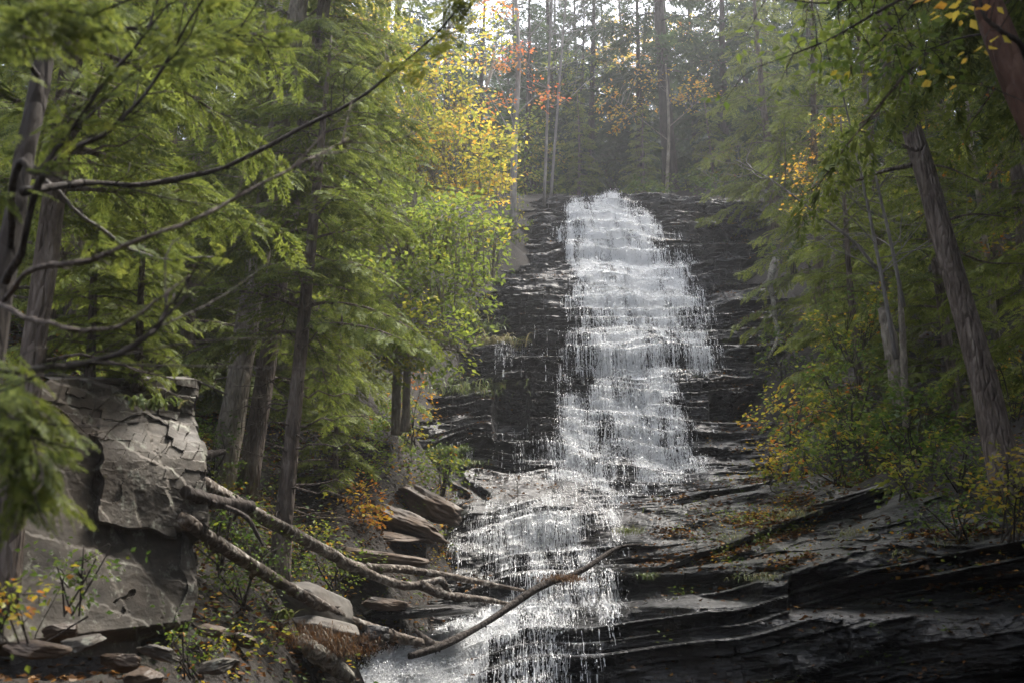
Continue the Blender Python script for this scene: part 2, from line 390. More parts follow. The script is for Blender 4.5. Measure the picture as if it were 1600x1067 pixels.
bounds = np.array(bounds); samp = rs.uniform(0.95, 1.45, len(bounds)); soff = rs.normal(0, 0.13, len(bounds))

def cliff_y(X, Z):
    Y0 = cliff0(X, Z); e = 0.15
    m = np.clip((cliff0(X, Z + e) - cliff0(X, Z - e)) / (2 * e), 0.1, 2.4)
    low = 1 - sstep(4.2, 5.6, Z)
    dip = (0.02 - 0.27 * low) * (X - 3)
    zz = Z + dip + 0.5 * fbm(X * 0.22, Z * 0.16, 0, 3, 3) + 0.05 * fbm(X * 1.1, Z * 0.5, 0, 2, 5)
    k = np.clip(np.searchsorted(bounds, zz) - 1, 0, len(bounds) - 2)
    h = bounds[k + 1] - bounds[k]; f = (zz - bounds[k]) / h
    amp = samp[k] * (0.72 + 0.75 * noise(X * 0.55, k * 3.7, 0, 8)).clip(0.05, 1.25)
    Y = Y0 + amp * m * h * (0.5 - f)
    # blocky joints that change from layer to layer
    cell = np.floor(X / 0.9 + k * 0.37 + 0.5 * noise(X * 0.8, k * 1.0, 0, 21))
    Y = Y + 0.16 * (_hash(cell.astype(np.int64), k, k * 0, 5) - 0.5) + soff[k] * (0.6 + 0.6 * noise(X * 0.3, k * 5.1, 0, 9))
    lip = sstep(0.72, 0.9, f) * (1 - sstep(0.95, 1.0, f))
    Y = Y - 0.07 * lip * (1 + noise(X * 2.2, k * 2.0, 0, 31))
    # thin laminations
    lz = zz * 11 + 0.8 * fbm(X * 0.8, Z * 2, 0, 2, 41); lk = np.floor(lz)
    Y = Y + 0.075 * (_hash(lk.astype(np.int64), np.floor(X * 0.7 + lk * 0.618).astype(np.int64), k * 0, 15) - 0.5) - 0.02 * (lz - lk - 0.5)
    Y = Y + 0.08 * fbm(X * 2.5, Z * 6, 0, 4, 51) + 0.3 * fbm(X * 0.5, Z * 0.9, 0, 3, 61)
    near = sstep(4.4, 3.4, Z) if False else (1 - sstep(3.4, 4.4, Z)) * sstep(2.2, 3.2, X)
    Y = Y + near * (0.16 * fbm(X * 1.7, Z * 3.5, 0, 4, 63) + .10 * np.floor(2 * fbm(X * .9, Z * 2.2, 4, 3, 64)))
    return Y, k, f

X, Z = np.meshgrid(CX, CZ); CY, CK, CF = cliff_y(X, Z)
V = np.stack([X, CY, Z], -1).reshape(-1, 3)
px, py = to_px(V); px = px.reshape(X.shape); py = py.reshape(X.shape)
def box_mask(x0, x1, y0, y1, s=8):
    return sstep(x0 - s, x0 + s, px) * (1 - sstep(x1 - s, x1 + s, px)) * sstep(y0 - s, y0 + s, py) * (1 - sstep(y1 - s, y1 + s, py))
CY = CY + 1.5 * box_mask(772, 826, 598, 684, 4) + 0.9 * box_mask(1112, 1205, 618, 655, 6) + 0.8 * box_mask(800, 880, 528, 552, 5) + 0.5 * box_mask(820, 890, 700, 716, 4)
CY = CY + 0.6 * box_mask(1095, 1200, 362, 378, 4) + 0.7 * box_mask(960, 1180, 905, 940, 10) + 0.6 * box_mask(1240, 1640, 905, 955, 12)
up_ = 892 - .362 * (px - 1000); th_ = 75 * np.clip((px - 1000) / 290, 0, 1) * (1 - .75 * sstep(1290, 1480, px)); CY = CY + .75 * sstep(0, 8, py - up_ - 6) * (1 - sstep(.8, 1.1, (py - up_) / (th_ + 1))) * sstep(1010, 1060, px) * (1 - sstep(1440, 1500, px))
V = np.stack([X, CY, Z], -1).reshape(-1, 3)
moss = np.clip(sstep(960, 1150, px) * sstep(760, 800, py) * (1 - sstep(905, 960, py)) + 0.35 * (1 - sstep(700, 800, px)) * sstep(400, 480, py) + 0.25 * sstep(1100, 1180, px), 0, 1)
cliff = mesh('rock_cliff', V, grid_quads(*X.shape), None, M['cliff'], None, False, {'moss': moss.ravel()})
tag(cliff, 'dark wet layered shale ledges stepping up behind the white water', kind='structure')

# surface look-up for water, leaves
CYs = CY.copy()
def surf_y(x, z):
    i = np.clip(np.interp(z, CZ, np.arange(len(CZ))), 0, len(CZ) - 1.001); j = np.clip((x - CX[0]) / 0.022, 0, len(CX) - 1.001)
    i0 = i.astype(int); j0 = j.astype(int); a = i - i0; b_ = j - j0
    return (CYs[i0, j0] * (1 - a) * (1 - b_) + CYs[i0 + 1, j0] * a * (1 - b_) + CYs[i0, j0 + 1] * (1 - a) * b_ + CYs[i0 + 1, j0 + 1] * a * b_)

# forest floor, banks, plateau and hills: one sheet
gp = ctrl([(350,750,15),(435,880,13.6),(372,750,16),(620,660,19.3),(560,800,16.4),(640,775,20.5),(650,690,24.5),(690,480,32.5),(805,390,37.2),(835,330,40.3),
 (300,700,21),(100,520,26),(540,985,12.6),(470,1030,11.6),(560,1030,12.9),(320,1010,9.8),(430,1015,11.2),(0,1075,8),(250,1060,9),(560,900,15.5),(650,905,17.2),(640,850,19.5),(160,1040,7.5),
 (1570,740,13.6),(1480,770,15.8),(1300,770,16.6),(1450,720,18),(1215,735,23.5),(1235,560,29),(1220,400,35.2),(1215,310,40.8),(1600,640,20),(1400,560,24),(1600,500,30),
 (880,306,43.5),(1100,288,45),(700,306,45)])
gv = [tuple(r) for r in gp]
gv += [(-1.2,13.6,-0.2),(-0.6,15,0.1),(-1.5,12.2,-0.2),(-2.0,13.0,0.5),(0.5,10,-0.8),(2.5,10,-1.5),(5,9,-1.2),(3,15,-1),(5.5,12,-0.6),(1.5,17,0),(3.2,22,1.2),(4,27,2.5),(3.4,33,7),(3.6,37,10),(0.2,25,2.6),(0.6,31,6.5),
       (0,0,0),(0,5,0),(-3,3.5,0.3),(5,4,0.6),(12,8,4.5),(-9,6,3.5),(-7,12,6),(0,-20,0),(-40,-20,16),(40,-20,16),(-16,20,13),(-14,35,19),(16,22,14),(16,38,20),
       (-15,60,23),(15,60,23),(0,60,21),(-45,25,30),(45,25,30),(-70,90,45),(70,90,45),(0,80,28),(0,130,46),(0,400,40),(400,0,60),(-400,0,60),(0,-400,30),(400,400,60),(-400,400,60),(400,-400,60),(-400,-400,60)]
gv = np.array(gv)
ground0 = rbf(gv[:, :2], gv[:, 2])
def ground_z(x, y):
    x = np.asarray(x, float); y = np.asarray(y, float)
    near = np.exp(-((x / 60) ** 2 + ((y - 20) / 60) ** 2))
    return ground0(x, y) + near * (0.16 * fbm(x * 0.7, y * 0.7, 0, 3, 71) + 0.04 * fbm(x * 3, y * 3, 0, 2, 73))
def axis(lo, hi, c0, c1, fine):
    a = [c0]
    while a[-1] < c1: a.append(a[-1] + fine)
    s = fine
    while a[-1] < hi: s *= 1.12; a.append(a[-1] + s)
    b = [c0]; s = fine
    while b[-1] > lo: s *= 1.12; b.append(b[-1] - s)
    return np.array(b[:0:-1] + a)
gx = axis(-420, 420, -9, 10, 0.10); gy = axis(-420, 420, 3, 46, 0.11)
GX, GY = np.meshgrid(gx, gy); GZ = ground_z(GX, GY)
gr = mesh('ground', np.stack([GX, GY, GZ], -1).reshape(-1, 3), grid_quads(*GX.shape), None, M['soil'], None, True)
tag(gr, 'leaf strewn forest floor of the gorge banks and plateau', kind='structure')

# ---------------------------------------------------------------- water
ROWS_MAIN = [(300,915,958,1),(308,908,966,1),(318,890,1000,1),(345,886,1032,1),(400,885,1080,1),(440,885,1094,.95),(480,890,1104,.85),(520,892,1112,.75),(545,902,1104,.62),(565,925,1090,.6),(585,945,1072,.85),(605,912,1056,.95),(630,880,1046,.9),(660,862,1078,.75),(690,852,1094,.7),(730,860,1096,.6),(765,868,1015,.55),(785,745,958,1)]
ROWS_2 = [(780,760,958,.9),(797,715,960,1),(845,710,964,.95),(885,716,905,.6),(900,740,870,.15)]
ROWS_3 = [(888,905,964,1),(920,835,958,1),(960,790,952,.78),(1000,785,950,.5),(1067,780,940,.36),(1100,775,940,.36)]
ROWS_4 = [(925,800,840,.9),(950,750,810,1.3),(985,670,775,1.5),(1010,600,745,1.6),(1067,530,705,1.6),(1100,500,690,1.5)]
ROWS_5 = [(310,800,900,0),(480,790,1150,.05),(560,770,1120,.12),(600,880,1100,.1),(700,690,1110,.13),(780,690,1050,.12),(800,700,960,0)]
def flow_px(px, py):
    best = np.zeros_like(px)
    for rows in (ROWS_MAIN, ROWS_2, ROWS_3, ROWS_4, ROWS_5):
        r = np.array(rows, float)
        Lx = np.interp(py, r[:, 0], r[:, 1]); Rx = np.interp(py, r[:, 0], r[:, 2]); D = 0.88 * np.interp(py, r[:, 0], r[:, 3])
        wob = 16 * fbm(py * 0.05, px * 0.006, 0, 3, 91) * sstep(310, 350, py); s = 11
        if rows is ROWS_MAIN: D = D * (1 - .5 * sstep(.55, 1.0, (px - Lx) / (Rx - Lx)) * sstep(330, 380, py) * (1 - sstep(560, 600, py)))
        mk = sstep(Lx - s, Lx + s, px + wob) * (1 - sstep(Rx - s, Rx + s, px + wob)) * D
        mk = mk * (py >= r[0, 0]) * (py <= r[-1, 0])
        best = np.maximum(best, mk)
    return best
FLOW = flow_px(px, py)
rj = np.array(ROWS_4, float); JET = (px > np.interp(py, rj[:, 0], rj[:, 1])) * (px < np.interp(py, rj[:, 0], rj[:, 2])) * (py > 950) * 1.0
FLOW = FLOW * np.maximum((0.80 + 0.5 * fbm(X * 1.3, Z * 0.45, 0, 3, 95)).clip(0.15, 1.1), JET * .9)
FLOW = FLOW * (0.70 + 0.50 * np.exp(-((CF - .92) / .1) ** 2) + 0.50 * np.exp(-(CF / .18) ** 2))
# sheet: follows the rock, standing a little proud of it; flow length along each column as the texture's second coordinate
seg = np.hypot(np.diff(CY, axis=0), np.diff(Z, axis=0)); S = np.vstack([np.zeros((1, X.shape[1])), np.cumsum(np.minimum(seg, 0.2), axis=0)])
WY = CY - 0.05 - 0.05 * FLOW - 0.03 * fbm(X * 5, S * 1.2, 0, 2, 99)
# water leaves each lip and falls clear of the rock below it
front = WY.copy()
for i in range(len(CZ) - 2, -1, -1):
    dz = CZ[i + 1] - CZ[i]
    front[i] = np.minimum(front[i], front[i + 1] + dz * 1.1)
WY = WY * 0.35 + front * 0.65
q = grid_quads(*X.shape)
keep = FLOW.ravel()[q].max(1) > 0.04
q = q[keep]; used = np.unique(q); remap = np.zeros(X.size, np.int64); remap[used] = np.arange(len(used))
VW = np.stack([X, WY, Z], -1).reshape(-1, 3)[used]
water = mesh('water', VW, remap[q], None, M['sheet'], None, True, {'flow': FLOW.ravel()[used]}, np.stack([X.ravel(), S.ravel()], -1)[used])
tag(water, 'white water sliding over the dark ledges', kind='structure')

def trace_strands(n, seed):
    r = np.random.default_rng(seed)
    XW = X + .5 * fbm(X * .5, Z * .8, 0, 3, 98)
    cl = 0.18 + sstep(-.25, .55, fbm(XW * 3.6, Z * .8, 0, 4, 97, .65)).ravel()
    w = cl * (FLOW.ravel() * (FLOW.ravel() > .05)) ** 1.4 * (0.15 + (CF.ravel() > 0.78)) * np.where(Z.ravel() < 5, 0.35, 1.0) * (1 + 16 * (JET.ravel() > .3))
    idx = r.choice(X.size, n, p=w / w.sum())
    x = X.ravel()[idx] + r.normal(0, .01, n); z = Z.ravel()[idx] + r.normal(0, .01, n); y = surf_y(x, z) - 0.03
    vx = r.normal(0, .06, n); vy = r.uniform(.1, .7, n); vz = r.uniform(-.6, .0, n)
    ps = [np.stack([x, y, z], -1)]
    dt = 0.028
    for s in range(15):
        vz = vz - 9.8 * dt; vx = vx + r.normal(0, .03, n)
        x = x + vx * dt; y = y - vy * dt; z = z + vz * dt
        x = np.clip(x, CX[0], CX[-1]); z = np.clip(z, CZ[0], CZ[-1])
        ys = surf_y(x, z) - 0.03; hit = y > ys
        y = np.where(hit, ys, y); vz = np.where(hit, vz * 0.35, vz); vy = np.where(hit, r.uniform(.3, .9, n), vy); vx = np.where(hit, r.normal(0, .15, n), vx)
        ps.append(np.stack([x, y, z], -1))
    return np.stack(ps, 1)
def strand_mesh(paths, r0, seed):
    r = np.random.default_rng(seed); n, k, _ = paths.shape
    dist = paths[:, :, 1] / 30.0
    rad = r0 * r.lognormal(0, .45, (n, 1)) * (0.35 + r.random((n, k)) ** 2 * 1.2) * (0.55 + 0.45 * dist)
    rad[:, 0] *= .2; rad[:, -1] = 0.001
    th = np.array([0, 2.1, 4.2]) + r.random(n)[:, None] * 6
    off = np.stack([np.cos(th), np.sin(th), 0 * th], -1)                     # n,3,3
    Vv = paths[:, :, None, :] + rad[:, :, None, None] * off[:, None, :, :]
    i = np.arange(n * k * 3).reshape(n, k, 3); j = np.roll(i, -1, 2)
    live = r.random((n, k - 1)) < 0.6
    live &= np.linalg.norm(np.diff(paths, axis=1), axis=2) > 0.008
    Q = np.stack([i[:, :-1], j[:, :-1], j[:, 1:], i[:, 1:]], -1)[live].reshape(-1, 4)
    return Vv.reshape(-1, 3), Q
pths = trace_strands(50000, 5)
mb = MB(); v_, q_ = strand_mesh(pths, 0.0050, 6); mb.add(v_, q_)
r = np.random.default_rng(8)
nd = 220000
base = pths[r.integers(0, len(pths), nd), r.integers(1, 15, nd)] + r.normal(0, 1, (nd, 3)) * np.array([.06, .11, .07]) - np.array([0, .05, 0])
sz = 0.0043 * r.lognormal(0, .55, nd) * (0.5 + 0.5 * base[:, 1] / 30)
octv = np.array([(1, 0, 0), (-1, 0, 0), (0, 1, 0), (0, -1, 0), (0, 0, 1.5), (0, 0, -1.5)], float)
octf = np.array([(0, 2, 4), (2, 1, 4), (1, 3, 4), (3, 0, 4), (2, 0, 5), (1, 2, 5), (3, 1, 5), (0, 3, 5)])
mb.add((base[:, None, :] + sz[:, None, None] * octv).reshape(-1, 3), None, (np.arange(nd)[:, None, None] * 6 + octf).reshape(-1, 3))
drops = mb.build('water_spray', M['drops'], smooth=True)
tag(drops, 'falling strands and drops of white water', kind='stuff')
# ---------------------------------------------------------------- foliage builders
def frond_proto(seed, pairs=11, sub=1, wid=0.045):
    """one flat drooping hemlock spray, length 1 along +Y, made of small needle-covered twig blades (4 verts each)"""
    r = np.random.default_rng(seed); V = []; T = []
    def blade(b, d, ln, w, tint):
        d = d / np.linalg.norm(d); s = np.array([-d[1], d[0], r.normal(0, .25)]); s /= np.linalg.norm(s)
        m_ = b + d * ln * .45
        V.extend([b, m_ + s * w, b + d * ln, m_ - s * w]); T.extend([tint] * 4)
    for i in range(pairs):
        t = (i + .5) / pairs
        base = np.array([0.03 * math.sin(t * 3 + seed), t * .92, -0.22 * t * t])
        for sd in (-1, 1):
            if r.random() < .12: continue
            ln = (0.40 * (1 - t) ** .8 + .07) * r.uniform(.7, 1.15); a = math.radians(r.uniform(42, 66))
            d = np.array([sd * math.sin(a), math.cos(a), -0.18 - r.random() * .25])
            tn = r.uniform(-.28, .22) + .18 * t
            blade(base, d, ln, wid, tn)
            for k in range(sub if ln > .16 else 0):
                for s2 in (-1, 1):
                    a2 = a + s2 * math.radians(r.uniform(28, 42))
                    d2 = np.array([sd * math.sin(a2), math.cos(a2), -0.25])
                    blade(base + d / np.linalg.norm(d) * ln * (.3 + .3 * k), d2, ln * r.uniform(.4, .6), wid * .8, tn + .06)
    blade(np.array([0, .55, -.09]), np.array([0, 1, -.3]), .5, wid, .15)
    return np.array(V), np.array(T)
FR_NEAR = [frond_proto(s, 11, 1, .028) for s in range(3)]
FR_FINE = [frond_proto(20 + s, 15, 1, .022) for s in range(3)]
FR_FAR = [frond_proto(10 + s, 8, 0, .055) for s in range(3)]

def frames(d, up):
    d = d / (np.linalg.norm(d, axis=1, keepdims=True) + 1e-9)
    x = np.cross(d, up); x /= np.linalg.norm(x, axis=1, keepdims=True) + 1e-9
    return np.stack([x, d, np.cross(x, d)], -1)          # columns x,y,z
def place_fronds(mb, protos, Pn, D, S, tint, rr):
    n = len(Pn)
    if n == 0: return
    up = np.array([0, 0, 1.0]) + rr.normal(0, .48, (n, 3)); R = frames(D, up)
    which = rr.integers(0, len(protos), n)
    for w, (pv, pt) in enumerate(protos):
        s = which == w
        if not s.any(): continue
        out = np.einsum('nij,kj->nki', R[s], pv) * S[s][:, None, None] + Pn[s][:, None, :]
        mb.add(out.reshape(-1, 3), np.arange(out.shape[0] * out.shape[1]).reshape(-1, 4), a=np.clip(tint[s][:, None] + pt, 0, 1).ravel())
def leaf_quads(mb, Pn, D, S, tint, rr, flat=1.0, wid=0.32):
    n = len(Pn)
    up = np.array([0, 0, 1.0]) * flat + rr.normal(0, .55, (n, 3)); R = frames(D, up)
    pv = np.array([(0, 0, 0), (wid, .42, .06), (0, 1, -.06), (-wid, .42, .06)])
    out = np.einsum('nij,kj->nki', R, pv) * S[:, None, None] + Pn[:, None, :]
    mb.add(out.reshape(-1, 3), np.arange(n * 4).reshape(-1, 4), a=np.clip(np.repeat(tint, 4), 0, 1))

def trunk_mesh(mb, pts, rad, sides=14, n=26, seed=0, flare=0.0):
    p = smooth_path(pts, n); R = np.interp(np.linspace(0, 1, n), np.linspace(0, 1, len(rad)), rad)
    if flare: R = R * (1 + flare * np.exp(-np.linspace(0, 1, n) * 14))
    mb.tube(p, R, sides, 0.10, seed); return p, R

def conifer_branches(wood, leaf, path, u0, u1, nb, blen, fl, seed, protos, dead=0, up=0.12, skip=None, tint0=.45, dens=1.0, shape=.75):
    r = np.random.default_rng(seed)
    cum = np.concatenate([[0], np.cumsum(np.linalg.norm(np.diff(path, axis=0), axis=1))]); cum /= cum[-1]
    at = lambda u: np.array([np.interp(u, cum, path[:, k]) for k in range(3)])
    az = r.uniform(0, 6.28)
    FP, FD, FS, FT = [], [], [], []
    for b in range(nb + dead):
        isd = b >= nb
        u = (u0 + (u1 - u0) * (b + r.uniform(-.4, .4)) / max(nb, 1)) if not isd else r.uniform(max(u0 - .35, .1), u0 + .1)
        u = min(max(u, .02), .995); az += 2.4 + r.normal(0, .35)
        if skip is not None and skip(az, u): continue
        Lb = blen * ((1 - u) / (1 - u0 * .8 + 1e-6)) ** shape * r.uniform(.65, 1.15) + .25 if not isd else blen * r.uniform(.25, .6)
        Lb = min(Lb, blen * 1.15)
        h = np.array([math.cos(az), math.sin(az), 0]); side = np.array([-h[1], h[0], 0])
        base = at(u); m_ = 7; t = np.linspace(0, 1, m_)
        rise = up + .35 * max(u - .55, 0) + r.normal(0, .1); droop = r.uniform(.22, .5) if not isd else r.uniform(0, .25)
        bp = base + h * (t * Lb)[:, None] + side * (Lb * .12 * r.normal() * t ** 2)[:, None]
        bp[:, 2] += Lb * (rise * t - droop * t ** 2)
        if isd: bp[1:] += r.normal(0, .035 * Lb, (m_ - 1, 3))
        wood.tube(bp, np.linspace(.011 * Lb + .006, .003, m_), 4, cap=False)
        if isd:
            for q in range(r.integers(1, 4)):
                tt = r.uniform(.3, .9); c = np.array([np.interp(tt, t, bp[:, k]) for k in range(3)])
                dd = h + side * r.uniform(-1, 1) + np.array([0, 0, r.uniform(-.4, .4)])
                wood.tube(smooth_path([c, c + dd * Lb * .18 + r.normal(0, .02, 3), c + dd * Lb * .33], 4), np.linspace(.005, .002, 4), 3, cap=False)
            continue
        ns = max(int(Lb / (fl * .42) * dens), 3)
        tb = r.uniform(.25, .65)
        for i in range(ns):
            tt = .14 + .86 * (i + .5) / ns
            c = np.array([np.interp(tt, t, bp[:, k]) for k in range(3)])
            sl = (.42 * Lb * (1 - tt) ** .7 + .22) * r.uniform(.7, 1.1)
            for sd in (-1, 1):
                if r.random() < .12: continue
                a = math.radians(r.uniform(38, 62))
                d = h * math.cos(a) + side * sd * math.sin(a) + np.array([0, 0, rise - 2 * droop * tt * .7 - r.uniform(0, .25)])
                d /= np.linalg.norm(d)
                nn = max(int(round(sl / fl)), 1); step = sl / nn
                if nn > 1: wood.tube(np.stack([c, c + d * sl * .8]), [.005, .002], 3, cap=False)
                for j in range(nn):
                    FP.append(c + d * step * j * .92 - np.array([0, 0, .05 * j * j * step])); FD.append(d - np.array([0, 0, .12 * j])); FS.append(max(step * 1.3, fl * .7)); FT.append(tint0 + .22 * (tb - .45) + r.normal(0, .09))
        FP.append(bp[-2]); FD.append(bp[-1] - bp[-2]); FS.append(fl * 1.1); FT.append(tint0 + .1)
    if FP: place_fronds(leaf, protos, np.array(FP), np.array(FD), np.array(FS), np.array(FT), r)

def leafy_sprigs(wood, leaf, tips, origin_path, ls, seed, nleaf=12, spread=.35, tint=(.2, .2), droop=.25, twig=.008, org=None):
    """tips: (n,3) sprig centres; each gets a twig from the nearest limb and a spray of leaves"""
    r = np.random.default_rng(seed); tips = np.asarray(tips)
    LP, LD, LS, LT = [], [], [], []
    for i, tp in enumerate(tips):
        o = origin_path[np.argmin(np.linalg.norm((origin_path - tp) * np.array([1, 1, 1.0]) + np.array([0, 0, .35]) * np.linalg.norm(origin_path - tp, axis=1)[:, None], axis=1))]
        dv = tp - o; ln = np.linalg.norm(dv) + 1e-6
        mid = o + dv * .55 + np.array([0, 0, .10 * ln]) + r.normal(0, .05 * ln, 3)
        if twig: wood.tube(smooth_path([o, mid, tp], 6), np.linspace(twig * min(1 + ln * .4, 3), .0025, 6), 4, cap=False)
        dirn = dv / ln
        n = max(int(nleaf * r.uniform(.6, 1.3)), 3); tt = r.uniform(-.5, 1.0, n)
        s2 = np.cross(dirn, [0, 0, 1]); s2 /= np.linalg.norm(s2) + 1e-6
        sd = r.choice([-1, 1], n)
        p = tp + dirn * (tt * spread)[:, None] + s2 * (sd * np.abs(r.normal(0, spread * .38, n)))[:, None] + np.array([0, 0, 1]) * r.normal(0, spread * .10, n)[:, None]
        d = dirn * .6 + s2 * sd[:, None] * .8 + r.normal(0, .35, (n, 3)); d[:, 2] -= droop
        base_t = r.normal(tint[0], tint[1])
        LP.append(p); LD.append(d); LS.append(ls * r.uniform(.6, 1.2, n)); LT.append(base_t + r.normal(0, tint[1] * .5, n))
    leaf_quads(leaf, np.concatenate(LP), np.concatenate(LD), np.concatenate(LS), np.concatenate(LT), r)
def blob(c, rad, n, seed, hollow=.35):
    r = np.random.default_rng(seed); d = r.normal(0, 1, (n, 3)); d /= np.linalg.norm(d, axis=1, keepdims=True)
    return np.asarray(c) + d * (hollow + (1 - hollow) * r.random((n, 1)) ** .5) * np.asarray(rad)

def gz(x, y): return float(ground_z(np.array([x]), np.array([y]))[0])

def conifer(label, pts, rad, u0, nb, blen, fl, seed, far=False, bark='bark', leafm='hemlock', group=None, name='hemlock_tree', dead=6, extra=None, tint0=.45, dens=1.0, u1=.99, sides=14, up=.12, skip=None, flare=.35, shape=.75):
    pts = np.asarray(pts, float); root = thing(name, pts[0], label, 'tree', group)
    w = MB(); f = MB()
    path, R = trunk_mesh(w, pts, rad, sides, 30, seed, flare)
    conifer_branches(w, f, path, u0, u1, nb, blen, fl, seed, FR_FAR if far else FR_NEAR, dead, tint0=tint0, dens=dens, up=up, skip=skip, shape=shape)
    if extra: extra(w, f)
    w.build('trunk', M[bark], root, True, pts[0])
    if f.n: f.build('crown', M[leafm], root, False, pts[0])
    return root

def leafy_tree(label, trunk, rad, limbs, tips, ls, seed, leafm, bark='pale_bark', name='young_tree', cat='tree', group=None, nleaf=12, spread=.35, tint=(.45, .2), droop=.25, parts=('trunk', 'crown'), twig=.008):
    trunk = np.asarray(trunk, float); root = thing(name, trunk[0], label, cat, group)
    w = MB(); f = MB(); paths = []
    p, _ = trunk_mesh(w, trunk, rad, 10, 22, seed, .2); paths.append(p[4:])
    for lp, lr in limbs:
        q = smooth_path(lp, 14); w.tube(q, np.linspace(lr, lr * .25, 14), 6, .08, seed, cap=False); paths.append(q[3:])
    leafy_sprigs(w, f, tips, np.vstack(paths), ls, seed + 1, nleaf, spread, tint, droop, twig)
    w.build(parts[0], M[bark], root, True, trunk[0]); f.build(parts[1], M[leafm], root, False, trunk[0])
    return root

def vert(px, py, d, top_px, h, lean_y=0.0, n=4):
    """trunk path from the foot seen at (px,py,d), rising h metres, passing under top_px at its top"""
    b = P(px, py, d); b[2] -= .25
    top = b.copy(); top[2] += h; top[1] += lean_y
    k = math.cos(PITCH) * (top[1]) + math.sin(PITCH) * (top[2] - EYE[2]); top[0] = (top_px - 800) / FPX * k
    return np.array([b + (top - b) * t for t in np.linspace(0, 1, n)])
# ---------------------------------------------------------------- forest behind and on the slopes (copies of a few trees)
def straight(h, seed, bend=.25):
    r = np.random.default_rng(seed); t = np.linspace(0, 1, 5)
    return np.stack([bend * np.sin(t * 2.5 + seed), bend * np.cos(t * 2 + seed) - bend, t * h - .3], -1) - np.array([bend * math.sin(seed), bend * math.cos(seed) - bend, 0])
far_a = conifer('tall dark hemlock rising behind the left side of the fall crest', straight(17, 1), [.22, .17, .12, .04], .05, 80, 3.4, .62, 101, True, bark='dark_bark', leafm='dark_hemlock', name='hemlock_tree', dead=14, dens=.75, sides=9)
far_b = conifer('slimmer dark hemlock behind the fall crest', straight(15, 2), [.17, .14, .09, .03], .10, 62, 2.6, .6, 102, True, bark='dark_bark', leafm='dark_hemlock', name='hemlock_tree', dead=20, dens=.75, sides=9)
far_c = conifer('tall open pine behind the fall crest', straight(22, 3), [.30, .25, .17, .05], .26, 50, 3.6, .7, 103, True, bark='dark_bark', leafm='dark_hemlock', name='pine_tree', dead=26, dens=.6, sides=10)
mid_a = conifer('green hemlock on the bank', straight(12, 4), [.16, .12, .08, .03], .05, 76, 2.6, .27, 104, False, name='hemlock_tree', dead=8, dens=.62, tint0=.52)
mid_b = conifer('green hemlock on the bank', straight(9, 5), [.12, .09, .06, .02], .05, 60, 2.1, .26, 105, False, name='hemlock_tree', dead=4, dens=.62, tint0=.55)
protos_ = {'a': far_a, 'b': far_b, 'c': far_c, 'm': mid_a, 'n': mid_b}
used_ = set()
def plant(kind, px, d, s=1.0, label=None, group=None, rz=0.0, tilt=(0, 0), py=None, dz=0):
    x = (px - 800) / FPX * d * 1.06; z = gz(x, d) + dz
    root = protos_[kind]
    if kind not in used_:
        used_.add(kind); root.location = (x, d, z); root.rotation_euler = (tilt[0], tilt[1], rz); root.scale = (s, s, s)
        root['label'] = label; root['group'] = group; return root
    return copy_tree(root, (x, d, z), rz, s, label, group, tilt)
G1 = 'dark trees standing behind the crest of the falls'
G2 = 'hemlocks on the shaded right bank'
G3 = 'hemlocks on the left bank'
crest = [('c',1052,46,1.0,'tall pine with a bare lower trunk standing right behind the crest'),
 ('b',1000,48,.9,'slim dark hemlock straight behind the right half of the crest'),
 ('b',925,49,1.0,'slim hemlock straight behind the white hump of the crest'),
 ('a',870,52,.95,'broad dark hemlock behind the left end of the crest, beside the bare grey tree'),
 ('a',1090,54,.95,'broad dark hemlock farther back and right of the tall pine behind the crest'),
 ('a',1140,47,.9,'broad dark hemlock standing over the right end of the rocky crest'),
 ('b',1180,50,1.1,'slim hemlock above the right end of the ledges'),
 ('a',960,60,1.0,'broad hemlock in the haze far behind the middle of the falls'),
 ('n',1010,44.5,.5,'small hemlock close behind the crest left of the tall pine'),
 ('n',1120,45,.55,'small hemlock close behind the crest right of the tall pine'),
 ('n',905,45.5,.55,'small hemlock close behind the crest left of the white hump'),
 ('a',1060,64,1.1,'broad hemlock in the haze far behind the tall pine'),
 ('b',900,58,1.1,'slim hemlock in the haze between the bare grey tree and the crest hump'),
 ('a',790,60,.9,'broad hemlock in the haze behind the orange leaved tree'),
 ('b',835,48,.85,'slim hemlock behind the bare grey tree'),
 ('a',980,72,1.2,'tall broad hemlock, seen palely at the top behind the falls'),
 ('a',1225,56,1.1,'broad dark hemlock beyond the top of the right bank'),
 ('b',745,52,1.0,'slim hemlock behind the yellow tree'),
 ('a',700,56,1.0,'broad hemlock hidden mostly behind the yellow tree'),
 ('a',1150,70,1.1,'pale hazy hemlock far beyond the right end of the crest'),
 ('a',880,78,1.1,'farthest broad hemlock, palest of those beyond the crest')]
for i, (k, px_, d_, s_, lb) in enumerate(crest): plant(k, px_, d_, s_, lb, G1, i * 1.7)
rf = np.random.default_rng(55)
for i in range(44):
    plant('aab'[i % 3], 520 + 19 * i + rf.uniform(-10, 10), 74 + 46 * rf.random(), rf.uniform(1.1, 1.6), 'pale hazy conifer of the far wood beyond the crest of the falls', 'conifers of the far wood', i * 2.3)
